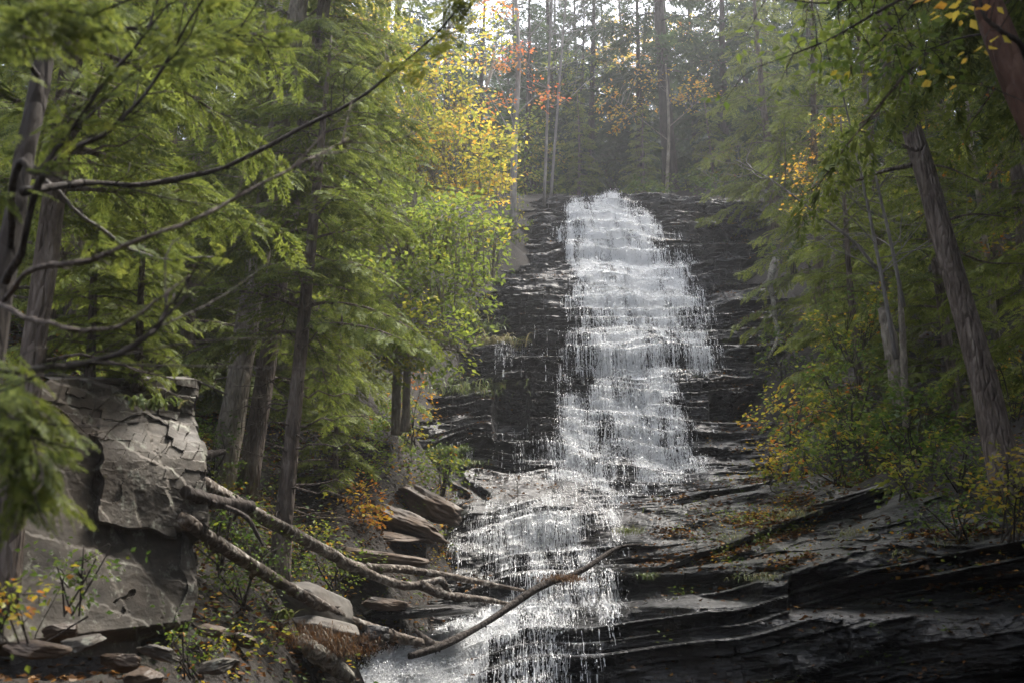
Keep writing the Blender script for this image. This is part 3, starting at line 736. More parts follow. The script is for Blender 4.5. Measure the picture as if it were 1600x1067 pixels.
right = [('m',1215,38,1.0,'hemlock at the top of the right bank just above the dead lichen covered branch'),
 ('a',1290,42,.8,'dark hemlock high on the right bank behind the bare saplings'),
 ('m',1275,30,.95,'hemlock on the right bank behind the bare saplings'),
 ('a',1400,36,.85,'dark hemlock behind the upper half of the big leaning trunk'),
 ('m',1370,25,.85,'hemlock just left of the big leaning trunk'),
 ('a',1500,30,.8,'dark hemlock right of the big leaning trunk, high on the slope'),
 ('n',1330,22,.8,'small hemlock above the yellowing shrubs on the right bank'),
 ('a',1600,34,.9,'dark hemlock at the right edge of the picture, high up'),
 ('m',1560,23,.9,'hemlock in deep shade right of the big leaning trunk'),
 ('m',1470,20,.7,'low hemlock in deep shade behind the foot of the big leaning trunk'),
 ('a',1700,28,.9,'dark hemlock partly beyond the right edge of the picture'),
 ('n',1640,17,1.0,'small hemlock at the right edge in deep shade'),
 ('a',1330,52,1.1,'dark hemlock on the skyline of the right slope'),
 ('a',1450,50,1.1,'dark hemlock on the skyline behind the big leaning trunk'),
 ('a',1570,48,1.1,'dark hemlock on the skyline near the right edge'),
 ('a',1750,40,1.1,'dark hemlock beyond the right edge, high on the slope')]
for i, (k, px_, d_, s_, lb) in enumerate(right): plant(k, px_, d_, s_, lb, G2, 1 + i * 2.1)
left = [('m',500,26,.95,'green hemlock left of the yellow tree'),
 ('m',470,22,.95,'green hemlock behind the pair of trunks on the left bank'),
 ('m',380,27,1.1,'green hemlock high on the left bank behind the pair of trunks'),
 ('m',250,22,1.0,'green hemlock above the big grey outcrop'),
 ('m',130,18,.95,'green hemlock above the left end of the outcrop'),
 ('m',20,21,1.0,'green hemlock at the left edge of the picture'),
 ('m',420,19,.75,'hemlock close behind the pair of trunks on the left bank'),
 ('m',310,17.5,.8,'hemlock behind the right end of the outcrop'),
 ('m',190,25,1.05,'hemlock upslope behind the middle of the outcrop'),
 ('m',80,13.5,.75,'hemlock just behind the left end of the outcrop'),
 ('m',600,32,1.0,'hemlock directly behind the lime green tree'),
 ('m',440,30,1.1,'hemlock upslope between the pair of trunks and the yellow tree'),
 ('a',520,38,.95,'dark hemlock behind the yellow tree on the left slope'),
 ('a',330,38,1.0,'dark hemlock on the skyline of the left slope'),
 ('a',180,36,1.0,'dark hemlock on the skyline above the left outcrop'),
 ('a',30,34,1.0,'dark hemlock on the skyline at the left edge'),
 ('a',-120,28,1.0,'dark hemlock beyond the left edge of the picture'),
 ('n',540,16.5,.38,'small hemlock between the slender trunk and the lime green bush'),
 ('a',610,46,1.0,'dark hemlock farther up the left slope behind the yellow tree')]
for i, (k, px_, d_, s_, lb) in enumerate(left): plant(k, px_, d_, s_, lb, G3, .5 + i * 1.9)

for i, (x_, y_, s_, lb) in enumerate([(8.2,8.5,.85,'dark hemlock on the near right bank above the undercut rock'),(10.0,5.0,.9,'dark hemlock just outside the right edge of the picture'),(7.0,2.5,.8,'hemlock on the right bank beside the viewer'),(10.5,11.5,.95,'dark hemlock on the right bank behind the golden shrub'),(8.5,-2.0,.9,'hemlock on the right bank behind the viewer'),(4.5,-5.5,.9,'hemlock behind the viewer on the right'),(12.5,8.5,1.0,'tall hemlock farther up the near right bank')]):
    copy_tree(far_a, (x_, y_, gz(x_, y_)), i * 1.3, s_, lb, 'hemlocks of the near right bank')
near_p = conifer('pine at the right hand of the viewer, its crown above the picture', straight(17, 6), [.2,.17,.12,.04], .46, 70, 3.7, .36, 106, False, name='pine_tree', dead=4, dens=.6, tint0=.4, up=.1, shape=.5)
near_p.location = (5.2, 8.2, gz(5.2, 8.2)); near_p['group'] = 'pines overhanging the near right bank'
for i, (x_, y_, s_, lb) in enumerate([(8.8,13.2,1.0,'pine right of the picture, overhanging the dark undercut rock'),(6.9,10.4,.95,'pine just outside the right edge above the golden shrub'),(8.8,16.6,1.0,'pine farther up the right bank, its crown above the leaning trunk'),(4.4,4.5,.95,'pine close beside the viewer on the right'),(9.4,11.8,1.05,'tall pine behind the others on the near right bank'),(4.0,0.5,1.0,'pine right behind the viewer'),(9.7,20.4,1.0,'tall pine high on the right bank at the right edge'),(11.2,18.0,1.1,'tall pine beyond the right edge, above the thicket')]):
    copy_tree(near_p, (x_, y_, gz(x_, y_)), i * 1.9, s_, lb, 'pines overhanging the near right bank')
for i, (px_, py_, d_, s_, rz_, lb) in enumerate([(215,612,9.35,.30,2.0,'little hemlock rooted on top of the outcrop in the middle'),(140,612,9.3,.34,3.0,'little hemlock rooted on top of the outcrop at its left end')]):
    copy_tree(mid_b, P(px_, py_, d_), rz_, s_, lb, 'small hemlocks on the outcrop')
# ---------------------------------------------------------------- trunks one can tell apart on the left bank
def facing(lo, hi):
    return lambda az, u: False
conifer('thick pale barked trunk, left of the pair behind the outcrop', vert(345,748,15,545,13), [.165,.15,.13,.05], .36, 60, 2.3, .23, 201, bark='pale_bark', dead=34, flare=.12, dens=.6, name='hemlock_tree')
conifer('thinner brown trunk, right of the pair behind the outcrop', vert(385,752,15.4,580,13), [.125,.112,.09,.04], .36, 52, 2.1, .23, 202, dead=14, dens=.6, name='hemlock_tree')
conifer('slender straight trunk standing on the bank behind the fallen birch', vert(435,885,13.6,518,7.2), [.115,.088,.065,.015], .42, 46, 1.9, .22, 203, dead=34, dens=.65, name='hemlock_tree')
conifer('dark trunk standing before the left end of the outcrop', vert(5,905,7.4,215,8.5), [.085,.08,.07,.03], .34, 40, 1.9, .19, 204, dead=8, dens=.7, name='hemlock_tree')
# ---------------------------------------------------------------- big leaning trunk on the right bank
conifer('big leaning brown trunk on the right bank, tallest trunk in the picture', [P(1578,745,12.6)-[0,0,.3],P(1538,600,12.8),P(1490,430,13.0),P(1440,250,13.2),P(1395,110,13.4),P(1368,-60,13.6),P(1350,-330,13.8)], [.185,.15,.138,.13,.12,.11,.08], .80, 60, 3.0, .30, 205, dead=6, dens=.6, name='hemlock_tree', leafm='dark_hemlock', up=.05,
  extra=lambda w, f: [w.tube(smooth_path([P(a,b,13.0+k*.05) for a,b in pl], 10), np.linspace(r_, .006, 10), 5, .1, k, cap=False) for k,(pl,r_) in enumerate([
   ([(1440,232),(1428,235),(1395,222),(1345,205),(1330,215)],.03),([(1425,258),(1380,268),(1330,285),(1300,290)],.035),([(1410,190),(1385,175),(1350,190),(1325,205)],.025),
   ([(1440,260),(1480,262),(1540,290)],.02),([(1478,345),(1520,335),(1580,340)],.02),([(1490,390),(1540,410),(1600,412)],.02),([(1400,160),(1380,120),(1370,105)],.03)])])

# ---------------------------------------------------------------- leafy trees of the left bank
def pxblob(px_, py_, d, rpx, rpy, rd, n, seed): 
    c = P(px_, py_, d); return blob(c, (rpx / FPX * d, rd, rpy / FPX * d), n, seed)
tr = vert(622,662,22,690,11)
leafy_tree('lime green leaved tree leaning over the left edge of the falls', [P(620,660,19)-[0,0,.2],P(622,560,19),P(640,430,19.3),P(650,330,20)], [.085,.075,.05,.025],
 [([P(622,560,19),P(680,470,19),P(770,440,19.3)],.035),([P(630,500,19),P(690,400,19.5),P(775,345,20)],.035),([P(622,570,19),P(680,545,18.5),P(750,555,18.2)],.03),([P(640,430,19),P(690,340,20),P(740,320,20.6)],.03),([P(625,520,19),P(570,480,18),P(520,470,17.5)],.03)],
 np.vstack([pxblob(720,375,19.6,85,50,1.3,120,301),pxblob(690,450,19,85,45,1.2,90,302),pxblob(660,540,18.4,90,42,1.0,100,303),pxblob(600,350,19.5,95,75,1.2,150,304),pxblob(560,470,18,85,50,1.0,90,305)]), .105, 310, 'lime', nleaf=15, spread=.36, tint=(.42,.2), name='beech_tree')
leafy_tree('grey trunked sapling with yellowing leaves beside the lime green tree', [P(634,655,18.6)-[0,0,.2],P(637,560,18.6),P(640,500,18.6)], [.07,.06,.03],
 [([P(637,570,18.6),P(600,560,18),P(575,555,17.6)],.02)], np.vstack([pxblob(610,555,18,45,30,.5,26,311),pxblob(650,500,18,40,25,.5,16,312)]), .11, 313, 'yellow', nleaf=10, spread=.3, tint=(.25,.2), name='maple_sapling')
leafy_tree('yellow leaved birch above the left side of the falls', [P(600,430,27)-[0,0,1.0],P(640,330,27),P(670,200,27.5),P(690,60,28)], [.14,.11,.08,.03],
 [([P(640,330,27),P(700,250,27),P(770,240,27)],.04),([P(650,290,27),P(720,300,26.6),P(800,310,26.5)],.035),([P(670,200,27.5),P(730,150,27.6),P(760,140,27.6)],.035),([P(660,240,27),P(620,150,27),P(600,60,27)],.035)],
 np.vstack([pxblob(715,250,27,95,70,1.4,230,321),pxblob(760,295,26.6,45,28,.8,45,322),pxblob(680,160,27.4,85,75,1.4,190,323),pxblob(620,100,27.5,70,90,1.4,80,324),pxblob(790,215,27,25,40,.6,14,325),pxblob(740,60,28.5,60,60,1.2,50,326),pxblob(570,60,27,70,85,1.2,120,327),pxblob(640,230,26.6,60,50,1.0,60,328)]), .125, 330, 'yellow', nleaf=10, spread=.42, tint=(.34,.3), name='birch_tree')
leafy_tree('tree with thin orange and red leaves left of the bare grey tree', [P(800,318,38)-[0,0,1.0],P(805,200,38),P(810,80,38.5),P(800,-80,39)], [.13,.11,.09,.04],
 [([P(805,200,38),P(780,130,38),P(760,100,38)],.035),([P(806,180,38),P(840,150,38),P(868,150,38)],.03),([P(810,80,38),P(850,30,38),P(880,10,38)],.03),([P(803,220,38),P(770,160,38),P(745,150,38)],.03)],
 np.vstack([pxblob(795,95,38,45,25,.8,24,331),pxblob(850,148,38,28,14,.6,12,332),pxblob(775,155,38,30,20,.6,10,333),pxblob(780,10,38,40,20,.8,14,334)]), .15, 335, 'orange', nleaf=9, spread=.4, tint=(.45,.3), name='maple_tree', bark='grey_twig')
leafy_tree('small tree with thin amber leaves in front of the dark hemlocks behind the crest', [P(1040,285,45)-[0,0,.8],P(1045,200,45),P(1040,100,45.3)], [.08,.06,.03],
 [([P(1044,220,45),P(980,170,45),P(950,150,45)],.025),([P(1044,200,45),P(1090,160,45),P(1110,140,45)],.025)],
 np.vstack([pxblob(970,170,45,45,35,1,30,341),pxblob(1080,150,45,35,30,1,26,342),pxblob(1000,120,45,50,20,1,14,343)]), .15, 345, 'yellow', nleaf=9, spread=.45, tint=(.8,.15), name='beech_tree')
for k, (bx, by, d_, bl, lb, lm, tn) in enumerate([
   (905,275,50,[(890,190,50,40),(930,130,45,40),(870,120,40,35)],'pale yellow green broadleaf tree behind the left half of the crest','lime',.6),
   (1000,270,53,[(990,130,55,45),(1030,60,55,40),(960,70,45,40)],'hazy amber broadleaf tree behind the middle of the crest','yellow',.75),
   (1120,270,52,[(1120,130,60,50),(1160,60,55,45),(1090,60,45,40)],'hazy yellow green broadleaf tree behind the right half of the crest','mixed',.55),
   (820,290,46,[(820,220,45,45),(780,260,40,30),(850,250,35,30)],'soft olive leaved tree between the orange leaved tree and the crest','mixed',.42)]):
    leafy_tree(lb, [P(bx,by,d_)-[0,0,1.2],P(bx+4,by-120,d_),P(bx+8,by-260,d_)], [.10,.08,.03], [([P(bx+3,by-90,d_),P(a_,(by-90+b_)/2-8,d_),P(a_,b_,d_)],.03) for a_,b_,_,_ in bl],
      np.vstack([pxblob(a_,b_,d_,rx_,ry_,1.5,64,370+k*5+i) for i,(a_,b_,rx_,ry_) in enumerate(bl)]), .17, 390+k, lm, nleaf=11, spread=.5, tint=(tn,.2), name='broadleaf_tree', bark='dark_bark', group='broadleaf trees behind the crest')
leafy_tree('thin amber leaved tree high on the right bank behind the bare saplings', [P(1300,420,27)-[0,0,.6],P(1300,330,27),P(1290,230,27)], [.06,.05,.02],
 [([P(1300,330,27),P(1260,280,27),P(1240,260,27)],.02),([P(1298,300,27),P(1340,250,27),P(1380,230,27)],.02)],
 np.vstack([pxblob(1265,265,26,45,30,.8,24,351),pxblob(1310,215,26,50,40,.8,24,352),pxblob(1270,320,26,30,30,.8,18,353)]), .10, 355, 'yellow', nleaf=7, spread=.35, tint=(.85,.15), name='beech_sapling')

# bare trees and saplings
def bare_tree(label, trunk, rad, seed, n1, ln, sides_up=.6, mat_='grey_twig', name='bare_tree', depth=3):
    trunk = np.asarray(trunk, float); root = thing(name, trunk[0], label, 'tree'); w = MB(); r = np.random.default_rng(seed)
    p, R = trunk_mesh(w, trunk, rad, 9, 20, seed, .2); tw = MB()
    def grow(o, d, l, rr, k, mbx):
        q = [o]; dd = d.copy()
        for s in range(4):
            dd = dd + r.normal(0, .16, 3) + np.array([0, 0, .07]); dd /= np.linalg.norm(dd); q.append(q[-1] + dd * l / 4)
        q = smooth_path(q, 7); mbx.tube(q, np.linspace(rr, rr * .4, 7), 5 if k > 1 else 3, cap=False)
        if k > 0:
            for i in range(r.integers(3, 6)):
                j = r.integers(2, 7); dn = dd + r.normal(0, .75, 3); dn /= np.linalg.norm(dn)
                grow(q[j], dn, l * r.uniform(.4, .65), rr * .5, k - 1, tw)
    for i in range(n1):
        j = int(r.uniform(.3, .98) * 19); az = r.uniform(0, 6.28)
        d = np.array([math.cos(az), math.sin(az) * .8, sides_up * r.uniform(.3, 1.4)]); d /= np.linalg.norm(d)
        grow(p[j], d, ln * r.uniform(.6, 1.1) * (1.1 - .5 * j / 19), max(R[j] * .35, .012), depth - 1, w)
    w.build('trunk', M[mat_], root, True, trunk[0]); tw.build('twigs', M[mat_], root, True, trunk[0])
    return root
bare_tree('bare grey twiggy tree left of the crest', vert(850,312,39,870,15), [.055,.05,.04,.02], 401, 46, 3.8)
bare_tree('second bare grey tree, fuller and right behind the first', vert(860,308,43,900,16), [.06,.05,.04,.02], 402, 40, 4.4)
bare_tree('thin pale bare sapling before the hemlocks on the right bank', [P(1400,560,17),P(1375,420,17),P(1345,270,17),P(1310,120,17)], [.035,.03,.022,.01], 403, 12, 1.9, .5, name='bare_sapling')
bare_tree('second thin pale bare sapling, right of the first', [P(1412,480,17.5),P(1392,380,17.5),P(1360,230,17.5),P(1355,100,17.6)], [.032,.028,.02,.01], 404, 10, 1.7, .5, name='bare_sapling')
bare_tree('bare leaning sapling reaching out over the falls from the right bank', [P(1370,420,18),P(1330,375,18),P(1270,330,18),P(1210,285,18.2),P(1150,250,18.4)], [.03,.026,.02,.014,.006], 405, 10, 1.8, .45, name='bare_sapling')
bare_tree('slender white barked birch behind the upper left hemlocks', vert(425,330,18.5,452,9.0), [.05,.05,.045,.02], 406, 4, 1.5, .5, 'lichen_bark', name='birch_tree')

# ---------------------------------------------------------------- shrubs
def shrub(label, px_, py_, d, rpx, rpy, rd, n, ls, seed, leafm, tint, nleaf=11, stems=7, group=None, name='leafy_shrub', foot=None, spread=.28):
    fx, fy = foot if foot else (px_, py_ + rpy * .95)
    b = P(fx, fy, d); b[2] -= .1; root = thing(name, b, label, 'shrub', group); w = MB(); f = MB(); r = np.random.default_rng(seed)
    tips = pxblob(px_, py_, d, rpx, rpy, rd, n, seed); pths_ = []
    for i in range(stems):
        e = tips[r.integers(0, n)]; q = smooth_path([b + r.normal(0, .06, 3) * [1, 1, 0], b * .5 + e * .5 + r.normal(0, .1, 3) + [0, 0, .12], e], 9)
        w.tube(q, np.linspace(.014, .004, 9) * min(1, d / 15), 5, cap=False); pths_.append(q[2:])
    leafy_sprigs(w, f, tips, np.vstack(pths_), ls, seed + 3, nleaf, spread, tint, .3, .005)
    w.build('stems', M['dark_bark'], root, True, b); f.build('foliage', M[leafm], root, False, b); return root
GS = 'yellowing shrubs on the right bank'
shrub('orange and yellow leaved shrub reaching out furthest over the rocks on the right bank', 1235,650,19.5,65,55,.7,70,.09,501,'mixed',(0.59,.25),group=GS)
shrub('green and yellow shrub in the middle of the right bank thicket', 1330,610,18.5,75,65,.8,95,.085,502,'mixed',(0.29,.25),group=GS)
shrub('tall yellow green shrub under the saplings on the right bank', 1335,500,20,70,60,.8,60,.085,503,'mixed',(0.34,.25),group=GS)
shrub('low green and gold shrub along the dark rock edge below the thicket', 1310,705,17.2,95,48,.6,110,.085,504,'mixed',(0.34,.25),group=GS)
shrub('red tinged low shrub left of the green and gold shrub', 1230,730,18.2,45,35,.5,50,.085,505,'mixed',(0.64,.2),group=GS)
shrub('green shrub with large pale leaves left of the big leaning trunk', 1425,660,16,60,55,.7,60,.10,506,'mixed',(0.19,.25),group=GS)
shrub('yellow leaved twigs hanging over the dark rock left of the trunk foot', 1420,745,14.5,55,28,.4,26,.10,507,'mixed',(0.46,.15),group=GS)
shrub('golden shrub at the right edge in front of the foot of the trunk', 1580,770,9.4,48,60,.5,60,.062,508,'mixed',(0.69,.12),group=GS,nleaf=9)
shrub('low dark green shrub on the dark rock below the right bank', 1500,800,12.5,90,30,.6,44,.06,509,'mixed',(0.10,.15),group=GS)
shrub('yellow green shrub at the top of the dead lichen covered branch', 1240,395,29,35,28,.6,30,.10,510,'mixed',(0.34,.2),group=GS)
shrub('dim green shrub right beside the foot of the big leaning trunk', 1500,715,14.6,60,40,.6,60,.07,511,'mixed',(.28,.2),group=GS)
shrub('sparse yellow shrub in the shade right of the big leaning trunk', 1585,600,17,55,70,.7,40,.085,512,'mixed',(.5,.25),group=GS)
leafy_tree('thin tree with scattered amber and green leaves right of the big leaning trunk', [P(1560,560,21)-[0,0,.6],P(1545,420,21),P(1520,240,21.3),P(1500,60,21.6)], [.07,.06,.05,.02],
 [([P(1545,420,21),P(1500,340,20.6),P(1470,300,20.4)],.02),([P(1530,300,21.2),P(1580,230,21),P(1600,200,21)],.02),([P(1520,240,21.3),P(1470,170,21),P(1450,140,21)],.02)],
 np.vstack([pxblob(1480,300,20.5,40,45,.9,30,356),pxblob(1580,230,21,45,70,.9,40,357),pxblob(1480,170,21,50,50,.9,34,358),pxblob(1560,400,20.5,50,50,.9,26,359)]), .10, 360, 'mixed', nleaf=8, spread=.36, tint=(.62,.3), name='beech_sapling')
shrub('dark green bush under the dead lichen covered branch', 1222,545,27.5,45,45,.8,50,.10,513,'mixed',(.2,.2),group=GS)
GC = 'low bushes behind the crest'
for k, (a_, b_, d_, w_, h_, t_, lb) in enumerate([(1010,300,42.5,40,14,.15,'low dark bush right of the white hump on the crest'),(1075,285,44,45,20,.2,'rounded dark green bush at the foot of the tall pine behind the crest'),(1190,285,43,45,25,.25,'green bush over the right end of the rocky crest'),(850,290,44,40,24,.4,'yellow green bush left of the white hump on the crest'),(905,290,46,35,22,.12,'dark bush straight behind the white hump on the crest'),(800,270,43.5,45,34,.5,'tall yellowing bush left of the crest beneath the orange tree'),(960,270,48,45,26,.15,'dark bush behind the crest in the middle'),(1140,255,46,40,28,.7,'amber bush behind the right half of the crest')]):
    shrub(lb, a_, b_, d_, w_, h_, .8, 44, .14, 560 + k, 'mixed', (t_, .15), group=GC)
GB = 'low bushes on the left bank'
shrub('thin bush on the bare soil just left of the crest', 790,318,40.5,40,22,.8,44,.13,547,'mixed',(.45,.25),group=GB)
shrub('yellow green bush at the foot of the yellow birch', 745,370,36,45,35,.8,50,.13,548,'mixed',(.5,.2),group=GB)
shrub('dark bush on the soil left of the upper ledges', 745,420,34,45,30,.8,46,.12,541,'mixed',(.3,.2),group=GB)
shrub('green bush above the two brown shale boulders', 690,735,19.2,35,35,.6,46,.08,542,'mixed',(.25,.25),group=GB)
shrub('green and rust bush under the upper birch trunk', 470,830,14.6,50,35,.5,50,.06,543,'mixed',(.45,.3),group=GB)
shrub('low plants over the loose stones below the outcrop', 300,1010,8.8,45,30,.3,34,.04,544,'mixed',(.4,.35),group=GB)
shrub('small green plant hanging over the outcrop edge', 120,900,6.6,26,35,.25,20,.045,545,'mixed',(.15,.15),group=GB)
shrub('spindly green bush between the two fallen birch trunks', 350,830,10.6,35,45,.4,34,.05,546,'mixed',(.2,.2),group=GB)
shrub('lime green bush right of the slender trunk on the left bank', 545,720,17.5,60,55,.7,75,.085,521,'lime',(.3,.2),group=GB)
shrub('orange flecked sapling under the grey trunked sapling', 645,640,21,32,50,.5,34,.08,522,'mixed',(.85,.15),group=GB)
shrub('dark green bush left of the shale ledge', 610,690,20.5,45,50,.6,60,.08,523,'mixed',(.2,.15),group=GB)
shrub('russet bush among the brown boulders', 555,800,16.6,45,35,.5,55,.075,524,'mixed',(.95,.12),group=GB)
shrub('green ground plants beside the pale boulder', 520,885,14.2,60,25,.4,46,.06,525,'mixed',(.25,.2),group=GB)
shrub('feathery low bush behind the lower log', 385,880,11,60,60,.5,60,.045,526,'mixed',(.12,.15),group=GB)
shrub('small bush on the rock left of the falls', 735,480,33.5,40,22,.5,34,.11,527,'mixed',(.3,.25),group=GB)
shrub('bush along the top left edge of the falls', 790,355,38,40,35,.7,44,.13,528,'mixed',(.35,.2),group=GB)
shrub('dark green bush at the base of the pair of trunks', 330,700,14.6,40,45,.6,50,.06,529,'mixed',(.1,.15),group=GB)
shrub('orange and green bush below the dark left foreground', 25,940,5.2,30,30,.25,14,.045,530,'mixed',(.6,.35),group=GB)
shrub('low green shrub on top of the right hand crest ledge', 1130,292,41.5,50,14,.6,40,.12,531,'mixed',(.1,.15),group='low bushes behind the crest')
# ---------------------------------------------------------------- grey outcrop on the left
def outcrop():
    nv, nu = 330, 420
    vv = np.linspace(0, 1, nv); uu = np.linspace(0, 1, nu)
    pyv = 592 + vv * 433
    Rt = np.interp(pyv, [540,580,620,650,700,760,800,835,850,880,930,1000,1030], [300,308,306,300,318,322,326,322,300,306,308,290,282])
    Lt = np.interp(pyv, [540,620,700,800,900,1000,1030], [150,40,-60,-130,-150,-150,-150])
    U, PV = np.meshgrid(uu, pyv)
    # u<0.7 the face, beyond it the side that turns back into the bank
    uf = np.clip(U / .7, 0, 1); ub = np.clip((U - .7) / .3, 0, 1)
    PX = Lt[:, None] + (Rt - Lt)[:, None] * uf
    D = 7.3 + 1.9 * (PX - 20) / 300 + .55 * (1 - (PV - 545) / 480)
    # slabs: big steps with broken edges
    a = PX * .012; b_ = PV * .012
    w1 = PX + 7 * fbm(a * 1.6, b_ * 1.6, 0, 5, 501, .62); w2 = PV + 7 * fbm(a * 1.6, b_ * 1.6, 3.1, 5, 502, .62) - .12 * PX
    dep = np.zeros_like(D)
    lipy = 838 + 10 * noise(PX * .03, 0, 0, 505) - .13 * (PX - 280) * -1 * (PX < 275) - 14 * (PX > 275)
    up_slab = sstep(150, 158, PX + 6 * noise(PV * .06, 0, 0, 506)) * (1 - sstep(lipy - 2, lipy + 2, PV)) * sstep(640, 720, PV)
    dep -= .20 * up_slab
    for (x0, y0, ang, dp, ln, s) in [(262,740,1.25,.08,200,2),(230,690,.5,.06,260,3),(180,900,1.1,.05,300,4),(255,900,.9,.045,300,5),(120,840,.2,.06,300,6),(210,610,.2,.12,300,9),(245,900,1.35,.05,200,13),(245,960,.4,.04,240,11)]:
        nx, ny = math.sin(ang), -math.cos(ang)
        sd = (w1 - x0) * nx + (w2 - y0) * ny; al = (w1 - x0) * math.cos(ang) + (w2 - y0) * math.sin(ang)
        dep += dp * sstep(-2.5, 2.5, sd) * (1 - sstep(ln * .5, ln * .9, abs(al))) * (1 - sstep(60, 150, sd))
    bl = np.floor((PV - .15 * PX + 5 * fbm(a * 2, b_ * 2, 0, 3, 509)) / 15); bc = np.floor((PX + 5 * fbm(a * 3, b_ * 3, 1, 3, 510) + .4 * PV) / (30 + 22 * noise(bl * 1.7, 0, 0, 5)) + bl * .37)
    rough_top = (1 - sstep(660, 760, PV)) * .045 + sstep(235, 290, PX) * (1 - sstep(800, 835, PV)) * .035
    dep += rough_top * (_hash(bc.astype(np.int64), bl.astype(np.int64), (bl * 0).astype(np.int64), 77) - .5)
    tq = 2.0 * fbm(a * .30 + .15 * b_, b_ * .24, 7, 6, 515, .42) + .004 * PV
    dep += .05 * (np.floor(tq) + .25 * (tq - np.floor(tq))) + .0035 * fbm(a * 5, b_ * 5, 0, 5, 503, .6) + .03 * fbm(a * .5, b_ * .5, 0, 2, 504)
    dep += .35 * sstep(985, 1010, PV + .12 * (PX - 150)) + .10 * sstep(935, 945, PV - .05 * PX) * 0
    D = D + dep
    V = P(PX, PV, D)
    back = np.stack([-.45 + .1 * noise(b_ * 3, 0, 0, 511), 1 + 0 * b_, .05 + 0 * b_], -1)
    blk = np.floor(PV / 23 + .5 * noise(ub * 4, 0, 0, 512)); 
    V = V + back * (ub ** 1.2 * 2.6)[..., None] + (ub > 0)[..., None] * np.array([1, 0, 0]) * ((sstep(0, .08, ub) * .12 * (_hash(blk.astype(np.int64), np.floor(ub * 5).astype(np.int64), (blk * 0).astype(np.int64), 78) - .4)))[..., None]
    top = V[:1].copy(); tops = np.concatenate([top + np.array([-.25 * k, .45 * k, .10 * k + .03]) for k in (6, 4, 2, 1)], 0)
    V = np.concatenate([tops, V], 0)
    o = V.reshape(-1, 3); base = o[len(o) // 2].copy()
    ob = mesh('rock_outcrop', o - base, grid_quads(V.shape[0], nu), None, M['outcrop']); ob.location = base
    tag(ob, 'big cracked grey sandstone outcrop with a protruding slab at the left', 'rock outcrop')
outcrop()

def boulder(label, px_, py_, d, size, rot, seed, mat_, name='boulder', strata=0.0, group=None, rough=.16):
    n = 52; th = np.linspace(0, 2 * math.pi, 2 * n, endpoint=False); ph = np.linspace(0, math.pi, n)
    TH, PH = np.meshgrid(th, ph); d3 = np.stack([np.sin(PH) * np.cos(TH), np.sin(PH) * np.sin(TH), np.cos(PH)], -1)
    rr = np.random.default_rng(seed); nr_ = rr.normal(0, 1, (22, 3)); nr_ /= np.linalg.norm(nr_, axis=1, keepdims=True)
    nr_ = np.vstack([nr_, [[0, 0, 1], [0, 0, -1]]]); dd_ = np.concatenate([rr.uniform(.72, 1.0, 22), [.8, .8]])
    rad_ = np.min(np.where((d3 @ nr_.T) > .05, dd_ / np.maximum(d3 @ nr_.T, .05), 9), -1); rad_ = np.minimum(rad_, 1.25)
    q = d3 * rad_[..., None]
    s = 1 + rough * .35 * fbm(d3[..., 0] * 2.5 + seed, d3[..., 1] * 2.5, d3[..., 2] * 6, 5, seed)
    V = q * s[..., None] * np.asarray(size)
    if strata:
        k = np.floor(V[..., 2] / strata + .6 * fbm(V[..., 0] * 1.5, V[..., 1] * 1.5, 0, 2, seed)); V[..., :2] *= (1 + .08 * (_hash(k.astype(np.int64), (k * 0).astype(np.int64), (k * 0).astype(np.int64), seed) - .5))[..., None]
    i = np.arange(n * 2 * n).reshape(n, 2 * n); j = np.roll(i, -1, 1); Q = np.stack([i[:-1], i[1:], j[1:], j[:-1]], -1).reshape(-1, 4)
    o = mesh(name, V.reshape(-1, 3), Q, None, M[mat_], None, strata == 0); o.location = P(px_, py_, d); o.rotation_euler = rot
    return tag(o, label, 'boulder', group)
boulder('long tilted brown shale boulder, lower of the two beside the middle fall', 635,818,17.6,(.72,.5,.22),(.1,.36,.1),601,'brown_rock',rough=.35)
boulder('brown shale boulder, upper and farther of the two beside the middle fall', 672,790,18.8,(.62,.5,.26),(.1,.48,-.1),602,'brown_rock',rough=.35)
boulder('small flat brown slab below the two shale boulders', 600,838,17.2,(.6,.5,.10),(.1,.05,.2),603,'brown_rock',rough=.12)
boulder('flat brown slab behind the upper birch trunk', 590,872,15.6,(.7,.5,.12),(.1,.12,.3),604,'brown_rock',rough=.12)
boulder('rounded pale grey boulder behind the lower birch trunk', 488,945,12.4,(.46,.42,.26),(.05,.42,.2),605,'pale_rock',rough=.06)
boulder('pale flat topped boulder under the lower birch trunk', 510,988,12.0,(.36,.36,.18),(.05,.22,.2),606,'pale_rock',rough=.10)
boulder('dark wet rock under the lower end of the lower birch trunk', 585,992,12.9,(.2,.22,.13),(.05,.1,.2),607,'cliff',rough=.15)
boulder('flat wet slab behind the lower birch trunk beside the water', 665,955,15.2,(.85,.7,.10),(.05,-.06,.1),608,'cliff',rough=.12,strata=.05)
boulder('broken wet slab with pale patches left of the flat wet slab', 605,945,14.6,(.35,.3,.10),(.05,.1,.5),609,'brown_rock',rough=.2,strata=.05)
